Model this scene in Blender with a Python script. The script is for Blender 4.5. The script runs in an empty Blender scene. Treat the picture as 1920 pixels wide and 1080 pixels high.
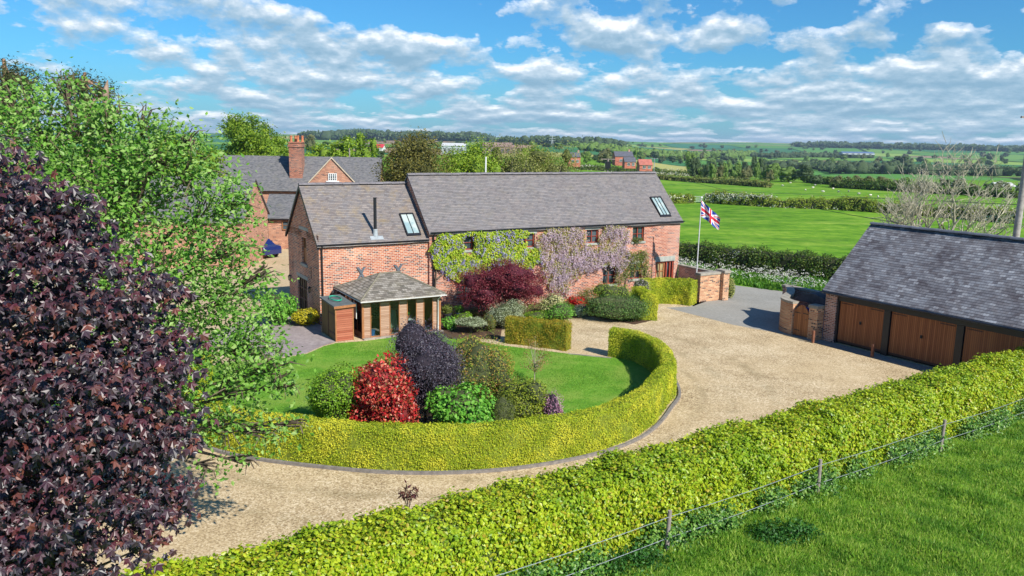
import bpy, math, random
import numpy as np
from math import sin, cos, pi, radians, sqrt, exp, atan2, tan
random.seed(7)
RNG = np.random.default_rng(11)
SC = bpy.context.scene
COL = SC.collection

# ------------------------------------------------------------------ camera, sky, sun, exposure
CAM_H, F_PX, PITCH, ROLL = 9.6, 1503.56, 0.1819, 0.0169
_fw = np.array([0, cos(PITCH), -sin(PITCH)])
_r0 = np.array([1.0, 0, 0]); _u0 = np.array([0, sin(PITCH), cos(PITCH)])
_rt = _r0*cos(ROLL) + _u0*sin(ROLL); _up = -_r0*sin(ROLL) + _u0*cos(ROLL)
from mathutils import Matrix, Vector
cd = bpy.data.cameras.new('camera'); cam = bpy.data.objects.new('camera', cd); COL.objects.link(cam)
M = Matrix(((_rt[0], _up[0], -_fw[0], 0), (_rt[1], _up[1], -_fw[1], 0), (_rt[2], _up[2], -_fw[2], CAM_H), (0, 0, 0, 1)))
cam.matrix_world = M
cd.sensor_width = 36; cd.lens = F_PX/1920*36; cd.clip_start = 0.1; cd.clip_end = 20000
SC.camera = cam
SC.view_settings.view_transform = 'Standard'; SC.view_settings.look = 'None'
SC.view_settings.exposure = 0.42; SC.view_settings.gamma = 1
SC.cycles.volume_bounces = 0; SC.cycles.max_bounces = 8; SC.cycles.transparent_max_bounces = 8
SC.cycles.diffuse_bounces = 3; SC.cycles.glossy_bounces = 2; SC.cycles.transmission_bounces = 4
SUN = np.array([0.519, -0.578, 0.6296]); SUN /= np.linalg.norm(SUN)
ld = bpy.data.lights.new('sun', 'SUN'); ld.energy = 5.0; ld.angle = radians(0.55); ld.color = (1.0, 0.95, 0.86)
sun = bpy.data.objects.new('sun', ld); COL.objects.link(sun); sun.location = (0, 0, 60)
sun.rotation_euler = Vector(SUN).to_track_quat('Z', 'Y').to_euler()

wd = bpy.data.worlds.new('World'); SC.world = wd; wd.use_nodes = True
def N(nt, t, **kw):
    n = nt.nodes.new(t)
    for k, v in kw.items():
        if k.startswith('i_'):
            n.inputs[int(k[2:]) if k[2:].isdigit() else k[2:]].default_value = v
        else: setattr(n, k, v)
    return n
def mth(nt, op, a, b=None, c=None, clamp=False):
    n = nt.nodes.new('ShaderNodeMath'); n.operation = op; n.use_clamp = clamp
    for i, x in enumerate((a, b, c)):
        if x is None: continue
        if isinstance(x, (int, float)): n.inputs[i].default_value = x
        else: nt.links.new(x, n.inputs[i])
    return n.outputs[0]
def mixc(nt, fac, a, b, typ='MIX'):
    n = nt.nodes.new('ShaderNodeMix'); n.data_type = 'RGBA'; n.blend_type = typ
    for s, x in ((n.inputs[0], fac), (n.inputs[6], a), (n.inputs[7], b)):
        if isinstance(x, (int, float)): s.default_value = x
        elif isinstance(x, (tuple, list)): s.default_value = tuple(x)[:3] + (1,)
        else: nt.links.new(x, s)
    return n.outputs[2]
def ramp(nt, fac, stops, interp='LINEAR'):
    n = nt.nodes.new('ShaderNodeValToRGB'); cr = n.color_ramp; cr.interpolation = interp
    while len(cr.elements) < len(stops): cr.elements.new(0.5)
    for e, (p, c) in zip(cr.elements, stops):
        e.position = p; e.color = (c if not isinstance(c, (int, float)) else (c, c, c))[:3] + (1,)
    nt.links.new(fac, n.inputs[0]); return n.outputs[0]

def build_world():
    nt = wd.node_tree; nt.nodes.clear()
    out = N(nt, 'ShaderNodeOutputWorld'); bg = N(nt, 'ShaderNodeBackground')
    sky = N(nt, 'ShaderNodeTexSky', sky_type='NISHITA', sun_disc=False)
    sky.sun_elevation = radians(39); sky.sun_rotation = radians(138); sky.air_density = 1.0; sky.dust_density = 0.6; sky.ozone_density = 2.0
    tint = mixc(nt, 1.0, sky.outputs[0], (0.30, .80, 1.20), 'MULTIPLY')
    tc = N(nt, 'ShaderNodeTexCoord'); sp = N(nt, 'ShaderNodeSeparateXYZ'); nt.links.new(tc.outputs['Generated'], sp.inputs[0])
    x, y, z = sp.outputs
    def layer(dv):
        den = mth(nt, 'ADD', mth(nt, 'MAXIMUM', z, 0.0), 0.045)
        hx = mth(nt, 'SQRT', mth(nt, 'ADD', mth(nt, 'MULTIPLY', x, x), mth(nt, 'MULTIPLY', y, y))); u = mth(nt, 'MULTIPLY', mth(nt, 'DIVIDE', x, hx), 13.0); lg = mth(nt, 'LOGARITHM', den, 2.71828)
        v = mth(nt, 'ADD', mth(nt, 'MULTIPLY', lg, 3.9), dv)
        cb = N(nt, 'ShaderNodeCombineXYZ'); nt.links.new(u, cb.inputs[0]); nt.links.new(v, cb.inputs[1]); nt.links.new(mth(nt, 'MULTIPLY', mth(nt, 'DIVIDE', y, hx), 13.0), cb.inputs[2])
        n1 = N(nt, 'ShaderNodeTexNoise'); nt.links.new(cb.outputs[0], n1.inputs['Vector'])
        n1.inputs['Scale'].default_value = 1.15; n1.inputs['Detail'].default_value = 9; n1.inputs['Roughness'].default_value = 0.56
        n2 = N(nt, 'ShaderNodeTexNoise'); nt.links.new(cb.outputs[0], n2.inputs['Vector'])
        n2.inputs['Scale'].default_value = 0.42; n2.inputs['Detail'].default_value = 2
        return mth(nt, 'ADD', mth(nt, 'MULTIPLY', n1.outputs[0], 0.75), mth(nt, 'MULTIPLY', n2.outputs[0], 0.25))
    d0 = layer(0.0); d1 = layer(0.24)
    az = mth(nt, 'DIVIDE', x, mth(nt, 'MAXIMUM', y, 0.05))
    el = mth(nt, 'DIVIDE', z, mth(nt, 'MAXIMUM', y, 0.05))
    bias = None   # where the cloud deck is thick or open: (azimuth tangent, elevation tangent, half widths, amount)
    for a, e, sa, se, am in [(-.28, .115, .15, .05, .07), (-.40, .17, .12, .04, .05), (.13, .13, .14, .055, .085), (-.13, .085, .10, .025, .05),
                             (-.17, .165, .16, .035, -.13), (-.58, .12, .14, .055, -.07), (.42, .165, .26, .028, -.12), (.46, .075, .2, .05, .09),
                             (.55, .04, .3, .03, .05), (-.02, .11, .05, .03, -.05), (.27, .105, .06, .02, -.06), (0., .03, .6, .025, .05), (.35, .19, .1, .02, .08)]:
        p = mth(nt, 'POWER', mth(nt, 'DIVIDE', mth(nt, 'SUBTRACT', az, a), sa), 2.0)
        q = mth(nt, 'POWER', mth(nt, 'DIVIDE', mth(nt, 'SUBTRACT', el, e), se), 2.0)
        g = mth(nt, 'MULTIPLY', mth(nt, 'EXPONENT', mth(nt, 'MULTIPLY', mth(nt, 'ADD', p, q), -1.0)), am)
        bias = g if bias is None else mth(nt, 'ADD', bias, g)
    dd = mth(nt, 'ADD', d0, bias)
    alpha = ramp(nt, mth(nt, 'SUBTRACT', dd, mth(nt, 'MULTIPLY', mth(nt, 'DIVIDE', mth(nt, 'SUBTRACT', z, 0.22), 0.3, clamp=True), 0.16)), [(0.470, 0.0), (0.508, 0.5), (0.58, 0.94)], 'EASE')
    lit = mth(nt, 'ADD', mth(nt, 'MULTIPLY', mth(nt, 'SUBTRACT', d0, d1), 5.0), 0.46)
    thick = mth(nt, 'MULTIPLY', mth(nt, 'SUBTRACT', dd, 0.56), -1.5)
    lit = mth(nt, 'ADD', lit, thick, clamp=True)
    cloud = ramp(nt, lit, [(0.0, (2.6, 4.3, 5.8)), (0.40, (3.9, 5.5, 6.9)), (0.70, (6.0, 7.2, 8.3)), (1.0, (10.2, 10.6, 11.0))])
    horizon = ramp(nt, el, [(0.0, 1.0), (0.10, 0.0)])
    base = mixc(nt, mth(nt, 'MULTIPLY', horizon, 0.45), tint, (3.0, 5.5, 7.2))
    # overhead the deck stays broken
    c = mixc(nt, alpha, base, cloud)
    nt.links.new(c, bg.inputs[0]); bg.inputs[1].default_value = 0.083
    nt.links.new(bg.outputs[0], out.inputs[0])
    wd.cycles.sampling_method = 'MANUAL'; wd.cycles.sample_map_resolution = 512
build_world()

# ------------------------------------------------------------------ geometry helpers
def W(px, py, Y):          # point on the sight line of a photo pixel at world depth Y
    d = _fw + (px-960)/F_PX*_rt - (py-540)/F_PX*_up
    t = Y/d[1]; return np.array([0, 0, CAM_H]) + t*d
def sstep(a, b, x):
    t = np.clip((x-a)/(b-a), 0, 1); return t*t*(3-2*t)
def ht(x, y):              # terrain height: level by the yard, a valley beyond on the right, hills far off
    x = np.asarray(x, float); y = np.asarray(y, float)
    d = np.sqrt(x*x+y*y); r = x/np.maximum(y, 1.0)
    w = sstep(.07, .24, r)
    val = -14*sstep(125, 720, y)*w
    rise = (12.5-2*r+14*w)*sstep(1150, 4300, y)
    rise = rise + 26*np.exp(-((r+.13)/.13)**2)*sstep(3300, 4700, y) - 3*sstep(.3, .6, r)*sstep(2500, 4300, y)
    bump = (1.1*np.sin(x/170+1)*np.cos(y/230) + .5*np.sin(x/61+y/83))*sstep(180, 600, y)
    bump = bump + 3.0*np.sin(x/410+.7)*np.sin(y/520+.4)*sstep(1300, 2600, y) + (4.5*np.sin(x/230+2)+5*np.sin(x/610+y/900))*sstep(3300, 4300, y)+5*np.sin(x/300+y/260)*sstep(1200, 1900, y)*(1-sstep(3000, 4000, y))
    bump = bump + 0.35*np.sin(x/19+y/31)*sstep(120, 200, y)
    return val + rise + bump - 60*sstep(4900, 6400, y)
def G(px, py, z=None):     # where that sight line meets the ground (or the height z)
    d = _fw + (px-960)/F_PX*_rt - (py-540)/F_PX*_up
    if z is not None:
        t = (z-CAM_H)/d[2]; return np.array([0, 0, CAM_H]) + t*d
    t = 10.0
    while t < 7000:
        P = np.array([0, 0, CAM_H]) + t*d
        if P[2] < float(ht(P[0], P[1])): break
        t += max(.25, t*.006)
    return P
def pxm(P): return float((np.asarray(P)-np.array([0, 0, CAM_H])) @ _fw)/F_PX     # metres per photo pixel there

class Soup:
    """collects faces, builds ONE mesh object"""
    def __init__(s): s.V = []; s.L = []; s.S = []; s.Mi = []; s.n = 0
    def add(s, verts, faces, m=0):
        verts = np.asarray(verts, float).reshape(-1, 3)
        for f in faces: s.L.append(np.asarray(f, np.int64)+s.n); s.S.append(np.array([len(f)])); s.Mi.append(np.array([m]))
        s.V.append(verts); s.n += len(verts)
    def add_many(s, verts, faces, k, m=0):   # verts (n,3) ; faces (F,k)
        s.V.append(verts); s.L.append((faces+s.n).ravel()); s.S.append(np.full(len(faces), k)); s.Mi.append(np.full(len(faces), m)); s.n += len(verts)
    def quad(s, a, b, c, d, m=0): s.add([a, b, c, d], [(0, 1, 2, 3)], m)
    def box(s, x0, x1, y0, y1, z0, z1, m=0):
        v = [(x0, y0, z0), (x1, y0, z0), (x1, y1, z0), (x0, y1, z0), (x0, y0, z1), (x1, y0, z1), (x1, y1, z1), (x0, y1, z1)]
        s.add(v, [(0, 3, 2, 1), (4, 5, 6, 7), (0, 1, 5, 4), (1, 2, 6, 5), (2, 3, 7, 6), (3, 0, 4, 7)], m)
    def rbox(s, c, size, yaw=0, pitch=0, m=0):
        sx, sy, sz = size; R = (Matrix.Rotation(yaw, 3, 'Z') @ Matrix.Rotation(pitch, 3, 'X'))
        v = [np.array(R @ Vector((a*sx/2, b*sy/2, d*sz/2)))+np.array(c) for d in (-1, 1) for a, b in ((-1, -1), (1, -1), (1, 1), (-1, 1))]
        s.add(v, [(0, 3, 2, 1), (4, 5, 6, 7), (0, 1, 5, 4), (1, 2, 6, 5), (2, 3, 7, 6), (3, 0, 4, 7)], m)
    def prism(s, poly, ax, a, b, m=0):
        """poly: 2d list; ax 'x': poly in (y,z) swept x=a..b ; 'y': (x,z) ; 'z': (x,y)"""
        n = len(poly)
        def P(p, t): return {'x': (t, p[0], p[1]), 'y': (p[0], t, p[1]), 'z': (p[0], p[1], t)}[ax]
        v = [P(p, a) for p in poly] + [P(p, b) for p in poly]
        ar = sum(poly[i][0]*poly[(i+1) % n][1]-poly[(i+1) % n][0]*poly[i][1] for i in range(n))
        flip = (ar > 0) == (ax != 'y')
        if b < a: flip = not flip
        f = [tuple(range(n)) if not flip else tuple(range(n-1, -1, -1)), tuple(range(2*n-1, n-1, -1)) if not flip else tuple(range(n, 2*n))]
        for i in range(n):
            j = (i+1) % n; f.append((i, j, n+j, n+i) if flip else (j, i, n+i, n+j))
        s.add(v, f, m)
    def tube(s, pts, r, k=8, m=0, cap=True):
        pts = [np.array(p, float) for p in pts]; n = len(pts)
        rr = r if isinstance(r, (list, tuple, np.ndarray)) else [r]*n
        V = []; ref = np.array([0, 0, 1.0])
        d0 = pts[-1]-pts[0]
        if abs(d0[2]) > .9*np.linalg.norm(d0): ref = np.array([1.0, 0, 0])
        for i, p in enumerate(pts):
            d = pts[min(i+1, n-1)]-pts[max(i-1, 0)]; d = d/(np.linalg.norm(d)+1e-9)
            a = np.cross(d, ref); a /= (np.linalg.norm(a)+1e-9); b = np.cross(d, a)
            for j in range(k):
                t = 2*pi*j/k; V.append(p+rr[i]*(cos(t)*a+sin(t)*b))
        Fq = [(i*k+j, i*k+(j+1) % k, (i+1)*k+(j+1) % k, (i+1)*k+j) for i in range(n-1) for j in range(k)]
        s.add(V, Fq, m+1000 if k > 4 else m)
        if cap and k > 4: s.add(V[:k], [tuple(range(k-1, -1, -1))], m); s.add(V[-k:], [tuple(range(k))], m)
    def lathe(s, prof, c=(0, 0, 0), k=16, m=0):
        V = [(c[0]+r*cos(2*pi*j/k), c[1]+r*sin(2*pi*j/k), c[2]+z) for r, z in prof for j in range(k)]
        n = len(prof)
        Fq = [(i*k+j, i*k+(j+1) % k, (i+1)*k+(j+1) % k, (i+1)*k+j) for i in range(n-1) for j in range(k)]
        Fq += [tuple(range(k-1, -1, -1)), tuple(range((n-1)*k, n*k))]
        s.add(V, Fq, m)
    def ball(s, c, r, m=0, lump=.12, seed=0, k=12, rows=8):
        """lumpy ellipsoid"""
        V = []; r = np.array(r)*np.ones(3)
        for i in range(rows+1):
            th = pi*i/rows
            for j in range(k):
                ph = 2*pi*j/k
                d = np.array([sin(th)*cos(ph), sin(th)*sin(ph), cos(th)])
                l = 1+lump*(sin(3.1*d[0]+seed)+sin(4.3*d[1]+1.7*seed)+sin(5.2*d[2]+.6*seed))/2
                V.append(np.array(c)+r*d*l)
        Fq = [(i*k+j, (i+1)*k+j, (i+1)*k+(j+1) % k, i*k+(j+1) % k) for i in range(rows) for j in range(k)]
        s.add(V, Fq, m+1000)
    def build(s, name, mats, parent=None, loc=None, rotz=0, smooth=False, uv=True):
        if not s.V:
            raise RuntimeError('empty '+name)
        V = np.concatenate(s.V).astype(np.float32); L = np.concatenate(s.L).astype(np.int32); S = np.concatenate(s.S).astype(np.int32); Mi = np.concatenate(s.Mi).astype(np.int32)
        me = bpy.data.meshes.new(name)
        me.vertices.add(len(V)); me.vertices.foreach_set('co', V.ravel())
        me.loops.add(len(L)); me.loops.foreach_set('vertex_index', L)
        me.polygons.add(len(S)); st = np.concatenate([[0], np.cumsum(S)[:-1]]).astype(np.int32)
        me.polygons.foreach_set('loop_start', st)
        me.polygons.foreach_set('material_index', (Mi % 1000).astype(np.int32))
        me.polygons.foreach_set('use_smooth', np.ones(len(S), bool) if smooth else Mi >= 1000)
        if not isinstance(mats, (list, tuple)): mats = [mats]
        for m_ in mats: me.materials.append(m_)
        me.update(calc_edges=True)
        if uv and len(S) < 60000:
            nr = np.zeros(len(S)*3, np.float32); me.polygons.foreach_get('normal', nr); nr = nr.reshape(-1, 3)
            nf = np.repeat(nr, S, axis=0); P = V[L]
            t = np.stack([-nf[:, 1], nf[:, 0], np.zeros(len(nf))], 1); ln = np.linalg.norm(t, axis=1)
            flat = ln < .02; t[flat] = (1, 0, 0); ln[flat] = 1; t /= ln[:, None]
            b = np.cross(nf, t); uvv = np.stack([(P*t).sum(1), (P*b).sum(1)], 1).astype(np.float32)
            ul = me.uv_layers.new(name='UVMap'); ul.data.foreach_set('uv', uvv.ravel())
        o = bpy.data.objects.new(name, me); COL.objects.link(o)
        if parent is not None: o.parent = parent
        if loc is not None: o.location = loc
        if rotz: o.rotation_euler = (0, 0, rotz)
        return o

def tag(o, label=None, cat=None, group=None, kind=None):
    if label: o['label'] = label
    if cat: o['category'] = cat
    if group: o['group'] = group
    if kind: o['kind'] = kind
    return o
def thing(name, label, cat, loc=(0, 0, 0), rotz=0, group=None):
    o = bpy.data.objects.new(name, None); COL.objects.link(o); o.location = tuple(float(v) for v in loc); o.rotation_euler = (0, 0, rotz)
    return tag(o, label, cat, group)

# ------------------------------------------------------------------ materials
def newmat(name):
    m = bpy.data.materials.new(name); m.use_nodes = True; nt = m.node_tree
    return m, nt, nt.nodes['Principled BSDF'], nt.nodes['Material Output']
def coords(nt, which='Object', scale=None):
    tc = N(nt, 'ShaderNodeTexCoord'); o = tc.outputs[which]
    if scale is not None:
        mp = N(nt, 'ShaderNodeMapping'); mp.inputs['Scale'].default_value = scale if isinstance(scale, tuple) else (scale,)*3
        nt.links.new(o, mp.inputs[0]); o = mp.outputs[0]
    return o
def noise(nt, vec, scale, detail=3, rough=.5):
    n = N(nt, 'ShaderNodeTexNoise'); nt.links.new(vec, n.inputs['Vector'])
    n.inputs['Scale'].default_value = scale; n.inputs['Detail'].default_value = detail; n.inputs['Roughness'].default_value = rough
    return n.outputs[0]
def bump(nt, p, h, strength=.4, dist=.02):
    b = N(nt, 'ShaderNodeBump'); b.inputs['Strength'].default_value = strength; b.inputs['Distance'].default_value = dist
    nt.links.new(h, b.inputs['Height']); nt.links.new(b.outputs[0], p.inputs['Normal'])
def plain(name, col, rough=.6, var=.18, scale=6, metal=0, spec=.4, bmp=.1):
    m, nt, p, o = newmat(name); v = coords(nt, 'Object')
    n = noise(nt, v, scale, 5, .6)
    c = ramp(nt, n, [(.3, tuple(x*(1-var) for x in col)), (.7, tuple(min(1, x*(1+var)) for x in col))])
    nt.links.new(c, p.inputs['Base Color']); p.inputs['Roughness'].default_value = rough; p.inputs['Metallic'].default_value = metal
    p.inputs['Specular IOR Level'].default_value = spec
    if bmp: bump(nt, p, n, bmp, .01)
    return m
def leafmat(name, cols, rough=.45, trans=.35, spec=.35, clump=1.2, clumpcol=None, clumpamt=.5, gain=1.0):
    m, nt, p, out = newmat(name)
    g = N(nt, 'ShaderNodeNewGeometry'); k = len(cols)
    c = ramp(nt, g.outputs['Random Per Island'], [(i/(k-1)*.96+.02, tuple(min(1, x*gain) for x in cc)) for i, cc in enumerate(cols)])
    v = coords(nt, 'Object'); n = noise(nt, v, clump, 3, .6)
    if clumpcol: c = mixc(nt, mth(nt, 'MULTIPLY', ramp(nt, n, [(.45, 0.), (.62, 1.)]), clumpamt), c, clumpcol)
    hs = N(nt, 'ShaderNodeHueSaturation'); nt.links.new(c, hs.inputs['Color'])
    nt.links.new(mth(nt, 'ADD', mth(nt, 'MULTIPLY', n, .7), .65), hs.inputs['Value'])
    c = hs.outputs[0]
    nt.links.new(c, p.inputs['Base Color']); p.inputs['Roughness'].default_value = rough; p.inputs['Specular IOR Level'].default_value = spec
    tr = N(nt, 'ShaderNodeBsdfTranslucent'); nt.links.new(c, tr.inputs[0])
    mx = N(nt, 'ShaderNodeMixShader'); mx.inputs[0].default_value = trans
    nt.links.new(p.outputs[0], mx.inputs[1]); nt.links.new(tr.outputs[0], mx.inputs[2]); nt.links.new(mx.outputs[0], out.inputs[0])
    return m
def brickmat(name, c1, c2, mortar, dark=(.10, .05, .05), bw=.245, rh=.090, ms=.013, stain=.35, darkamt=.16):
    m, nt, p, out = newmat(name); uv = coords(nt, 'UV')
    b = N(nt, 'ShaderNodeTexBrick'); nt.links.new(uv, b.inputs['Vector'])
    b.inputs['Scale'].default_value = 1; b.inputs['Brick Width'].default_value = bw; b.inputs['Row Height'].default_value = rh
    b.inputs['Mortar Size'].default_value = ms; b.inputs['Mortar Smooth'].default_value = .1; b.inputs['Bias'].default_value = 0
    # per brick random value from brick cell ids
    sp = N(nt, 'ShaderNodeSeparateXYZ'); nt.links.new(uv, sp.inputs[0])
    row = mth(nt, 'FLOOR', mth(nt, 'DIVIDE', sp.outputs[1], rh))
    off = mth(nt, 'MULTIPLY', mth(nt, 'MODULO', mth(nt, 'ABSOLUTE', row), 2.0), .5)
    cx = mth(nt, 'FLOOR', mth(nt, 'ADD', mth(nt, 'DIVIDE', sp.outputs[0], bw), off))
    cb = N(nt, 'ShaderNodeCombineXYZ'); nt.links.new(cx, cb.inputs[0]); nt.links.new(row, cb.inputs[1])
    wn = N(nt, 'ShaderNodeTexWhiteNoise'); wn.noise_dimensions = '2D'; nt.links.new(cb.outputs[0], wn.inputs['Vector'])
    rnd = wn.outputs['Value']
    mid = tuple((a+b_)/2 for a, b_ in zip(c1, c2))
    col = ramp(nt, rnd, [(0.0, dark), (darkamt, dark), (darkamt+.03, c1), (.55, mid), (.85, c2), (1.0, tuple(min(1, x*1.25) for x in c2))])
    n = noise(nt, coords(nt, 'Object'), .9, 4, .6)
    lit = mixc(nt, b.outputs['Fac'], col, mortar)
    st = mixc(nt, mth(nt, 'MULTIPLY', ramp(nt, n, [(.4, 0.), (.75, 1.)]), stain), lit, tuple(x*.55 for x in mid))
    n2 = noise(nt, coords(nt, 'Object'), .35, 3, .6)
    st = mixc(nt, mth(nt, 'MULTIPLY', ramp(nt, n2, [(.5, 0.), (.8, 1.)]), stain*.8), st, tuple(min(1, x*1.3+.05) for x in mortar))
    nt.links.new(st, p.inputs['Base Color']); p.inputs['Roughness'].default_value = .85; p.inputs['Specular IOR Level'].default_value = .15
    h = mth(nt, 'SUBTRACT', 1.0, b.outputs['Fac']); bump(nt, p, h, .5, .012)
    return m
def roofmat(name, cols, joint_and_shade, bw=.19, rh=.115, lichen=None, lichamt=.0, rough=.75, patch=None, patchamt=0, ms=.006):
    m, nt, p, out = newmat(name); uv = coords(nt, 'UV')
    sp = N(nt, 'ShaderNodeSeparateXYZ'); nt.links.new(uv, sp.inputs[0])
    b = N(nt, 'ShaderNodeTexBrick'); nt.links.new(uv, b.inputs['Vector'])
    b.inputs['Scale'].default_value = 1; b.inputs['Brick Width'].default_value = bw; b.inputs['Row Height'].default_value = rh
    b.inputs['Mortar Size'].default_value = ms; b.inputs['Mortar Smooth'].default_value = .3
    rr = mth(nt, 'DIVIDE', sp.outputs[1], rh); row = mth(nt, 'FLOOR', rr)
    off = mth(nt, 'MULTIPLY', mth(nt, 'MODULO', mth(nt, 'ABSOLUTE', row), 2.0), .5)
    cx = mth(nt, 'FLOOR', mth(nt, 'ADD', mth(nt, 'DIVIDE', sp.outputs[0], bw), off))
    cb = N(nt, 'ShaderNodeCombineXYZ'); nt.links.new(cx, cb.inputs[0]); nt.links.new(row, cb.inputs[1])
    wn = N(nt, 'ShaderNodeTexWhiteNoise'); wn.noise_dimensions = '2D'; nt.links.new(cb.outputs[0], wn.inputs['Vector'])
    k = len(cols)
    col = ramp(nt, wn.outputs['Value'], [(i/(k-1), tuple(min(1, v*1.22) for v in c)) for i, c in enumerate(cols)])
    ob = coords(nt, 'Object')
    # row wise drift and streaks
    cs = coords(nt, 'UV', (1.2, 9.0, 1)); ns = noise(nt, cs, 1.0, 4, .6)
    hs = N(nt, 'ShaderNodeHueSaturation'); nt.links.new(col, hs.inputs['Color']); nt.links.new(mth(nt, 'ADD', mth(nt, 'MULTIPLY', ns, .9), .55), hs.inputs['Value'])
    c = hs.outputs[0]
    n1 = noise(nt, ob, .8, 5, .65)
    if patch: c = mixc(nt, mth(nt, 'MULTIPLY', ramp(nt, n1, [(.48, 0.), (.66, 1.)]), patchamt), c, patch)
    if lichen:
        n2 = noise(nt, ob, 1.7, 6, .7); c = mixc(nt, mth(nt, 'MULTIPLY', ramp(nt, n2, [(.52, 0.), (.72, 1.)]), lichamt), c, lichen)
    edge = ramp(nt, mth(nt, 'FRACT', mth(nt, 'ADD', rr, .06)), [(0., 1.), (.16, .75), (.24, 0.), (1., 0.)])  # shadow line under each tile course, painted into the colour
    c = mixc(nt, mth(nt, 'MAXIMUM', mth(nt, 'MULTIPLY', b.outputs['Fac'], .45), mth(nt, 'MULTIPLY', edge, .8)), c, joint_and_shade)
    nt.links.new(c, p.inputs['Base Color']); p.inputs['Roughness'].default_value = rough; p.inputs['Specular IOR Level'].default_value = .3
    saw = mth(nt, 'SUBTRACT', 1.0, mth(nt, 'FRACT', rr))
    h = mth(nt, 'ADD', mth(nt, 'MULTIPLY', saw, 1.0), mth(nt, 'MULTIPLY', wn.outputs['Value'], .3))
    bump(nt, p, h, 1.0, .035)
    return m
def slatmat(name, c1, c2, gap, pitch, vertical=True, rough=.6, gapw=.1):
    m, nt, p, out = newmat(name); uv = coords(nt, 'UV')
    sp = N(nt, 'ShaderNodeSeparateXYZ'); nt.links.new(uv, sp.inputs[0])
    t = mth(nt, 'DIVIDE', sp.outputs[0 if vertical else 1], pitch); idx = mth(nt, 'FLOOR', t); fr = mth(nt, 'FRACT', t)
    wn = N(nt, 'ShaderNodeTexWhiteNoise'); wn.noise_dimensions = '1D'; nt.links.new(idx, wn.inputs['W'])
    gr = noise(nt, coords(nt, 'UV', (30, 1.5, 1) if vertical else (1.5, 30, 1)), 1.0, 4, .6)
    c = ramp(nt, mth(nt, 'ADD', mth(nt, 'MULTIPLY', wn.outputs['Value'], .4), mth(nt, 'MULTIPLY', gr, .6)), [(.25, c1), (.75, c2)])
    g = mth(nt, 'LESS_THAN', fr, gapw); c = mixc(nt, g, c, gap)
    nt.links.new(c, p.inputs['Base Color']); p.inputs['Roughness'].default_value = rough; p.inputs['Specular IOR Level'].default_value = .3
    bump(nt, p, mth(nt, 'SUBTRACT', 1.0, g), .6, .01)
    return m
def glassmat(name, col=(.05, .07, .08), rough=.08):
    m, nt, p, out = newmat(name)
    n = noise(nt, coords(nt, 'Object'), 1.3, 2); c = ramp(nt, n, [(.4, tuple(x*.5 for x in col)), (.62, tuple(x*1.5 for x in col))])
    nt.links.new(c, p.inputs['Base Color']); p.inputs['Roughness'].default_value = rough; p.inputs['Specular IOR Level'].default_value = .8
    return m
def clearglass(name):
    m, nt, p, out = newmat(name); tr = N(nt, 'ShaderNodeBsdfTransparent'); gl = N(nt, 'ShaderNodeBsdfGlossy'); gl.inputs['Roughness'].default_value = .03
    fr = N(nt, 'ShaderNodeFresnel'); fr.inputs[0].default_value = 1.45; mx = N(nt, 'ShaderNodeMixShader')
    tr.inputs[0].default_value = (.82, .88, .86, 1)
    nt.links.new(fr.outputs[0], mx.inputs[0]); nt.links.new(tr.outputs[0], mx.inputs[1]); nt.links.new(gl.outputs[0], mx.inputs[2]); nt.links.new(mx.outputs[0], out.inputs[0])
    return m
def groundmat(name, stops, scale, fine, bstr=.5, bdist=.03, rough=.95, patch=None, pscale=.12, pamt=.4, vor=None):
    m, nt, p, out = newmat(name); ob = coords(nt, 'Object')
    n = noise(nt, ob, scale, 8, .68); n2 = noise(nt, ob, fine, 3, .7)
    if vor:
        v = N(nt, 'ShaderNodeTexVoronoi'); v.inputs['Scale'].default_value = vor; nt.links.new(ob, v.inputs['Vector'])
        sp = N(nt, 'ShaderNodeSeparateColor'); nt.links.new(v.outputs['Color'], sp.inputs[0])
        n2 = mth(nt, 'ADD', mth(nt, 'MULTIPLY', n2, .35), mth(nt, 'MULTIPLY', sp.outputs[0], .65))
    mx = mth(nt, 'ADD', mth(nt, 'MULTIPLY', n, .45), mth(nt, 'MULTIPLY', n2, .55))
    c = ramp(nt, mx, stops)
    if patch:
        n3 = noise(nt, ob, pscale, 4, .6); c = mixc(nt, mth(nt, 'MULTIPLY', ramp(nt, n3, [(.45, 0.), (.65, 1.)]), pamt), c, patch)
    nt.links.new(c, p.inputs['Base Color']); p.inputs['Roughness'].default_value = rough; p.inputs['Specular IOR Level'].default_value = .1
    bump(nt, p, mx, bstr, bdist)
    return m

BRICK = brickmat('brick_orange', (.36, .075, .04), (.56, .20, .10), (.60, .51, .41), dark=(.11, .045, .045))
BRICK_R = brickmat('brick_pink', (.34, .075, .04), (.52, .185, .105), (.56, .45, .37), dark=(.13, .045, .045), darkamt=.15)
BRICK_G = brickmat('brick_garage', (.36, .13, .09), (.52, .25, .17), (.60, .50, .44), dark=(.12, .05, .05), rh=.085)
BRICK_Y = brickmat('brick_yard', (.44, .17, .09), (.62, .34, .19), (.48, .38, .26), darkamt=.12, stain=.4)
ROOF = roofmat('roof_tiles_mixed', [(.145, .125, .12), (.19, .17, .16), (.235, .20, .18), (.16, .145, .145), (.215, .195, .185)], (.035, .03, .035), lichen=(.36, .25, .10), lichamt=.55, patch=(.26, .19, .15), patchamt=.3)
ROOF_B = roofmat('roof_tiles_grey', [(.135, .125, .125), (.175, .16, .16), (.21, .185, .175), (.155, .145, .145), (.195, .18, .18)], (.035, .03, .035), lichen=(.24, .21, .14), lichamt=.3, patch=(.20, .16, .15), patchamt=.3)
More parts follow.
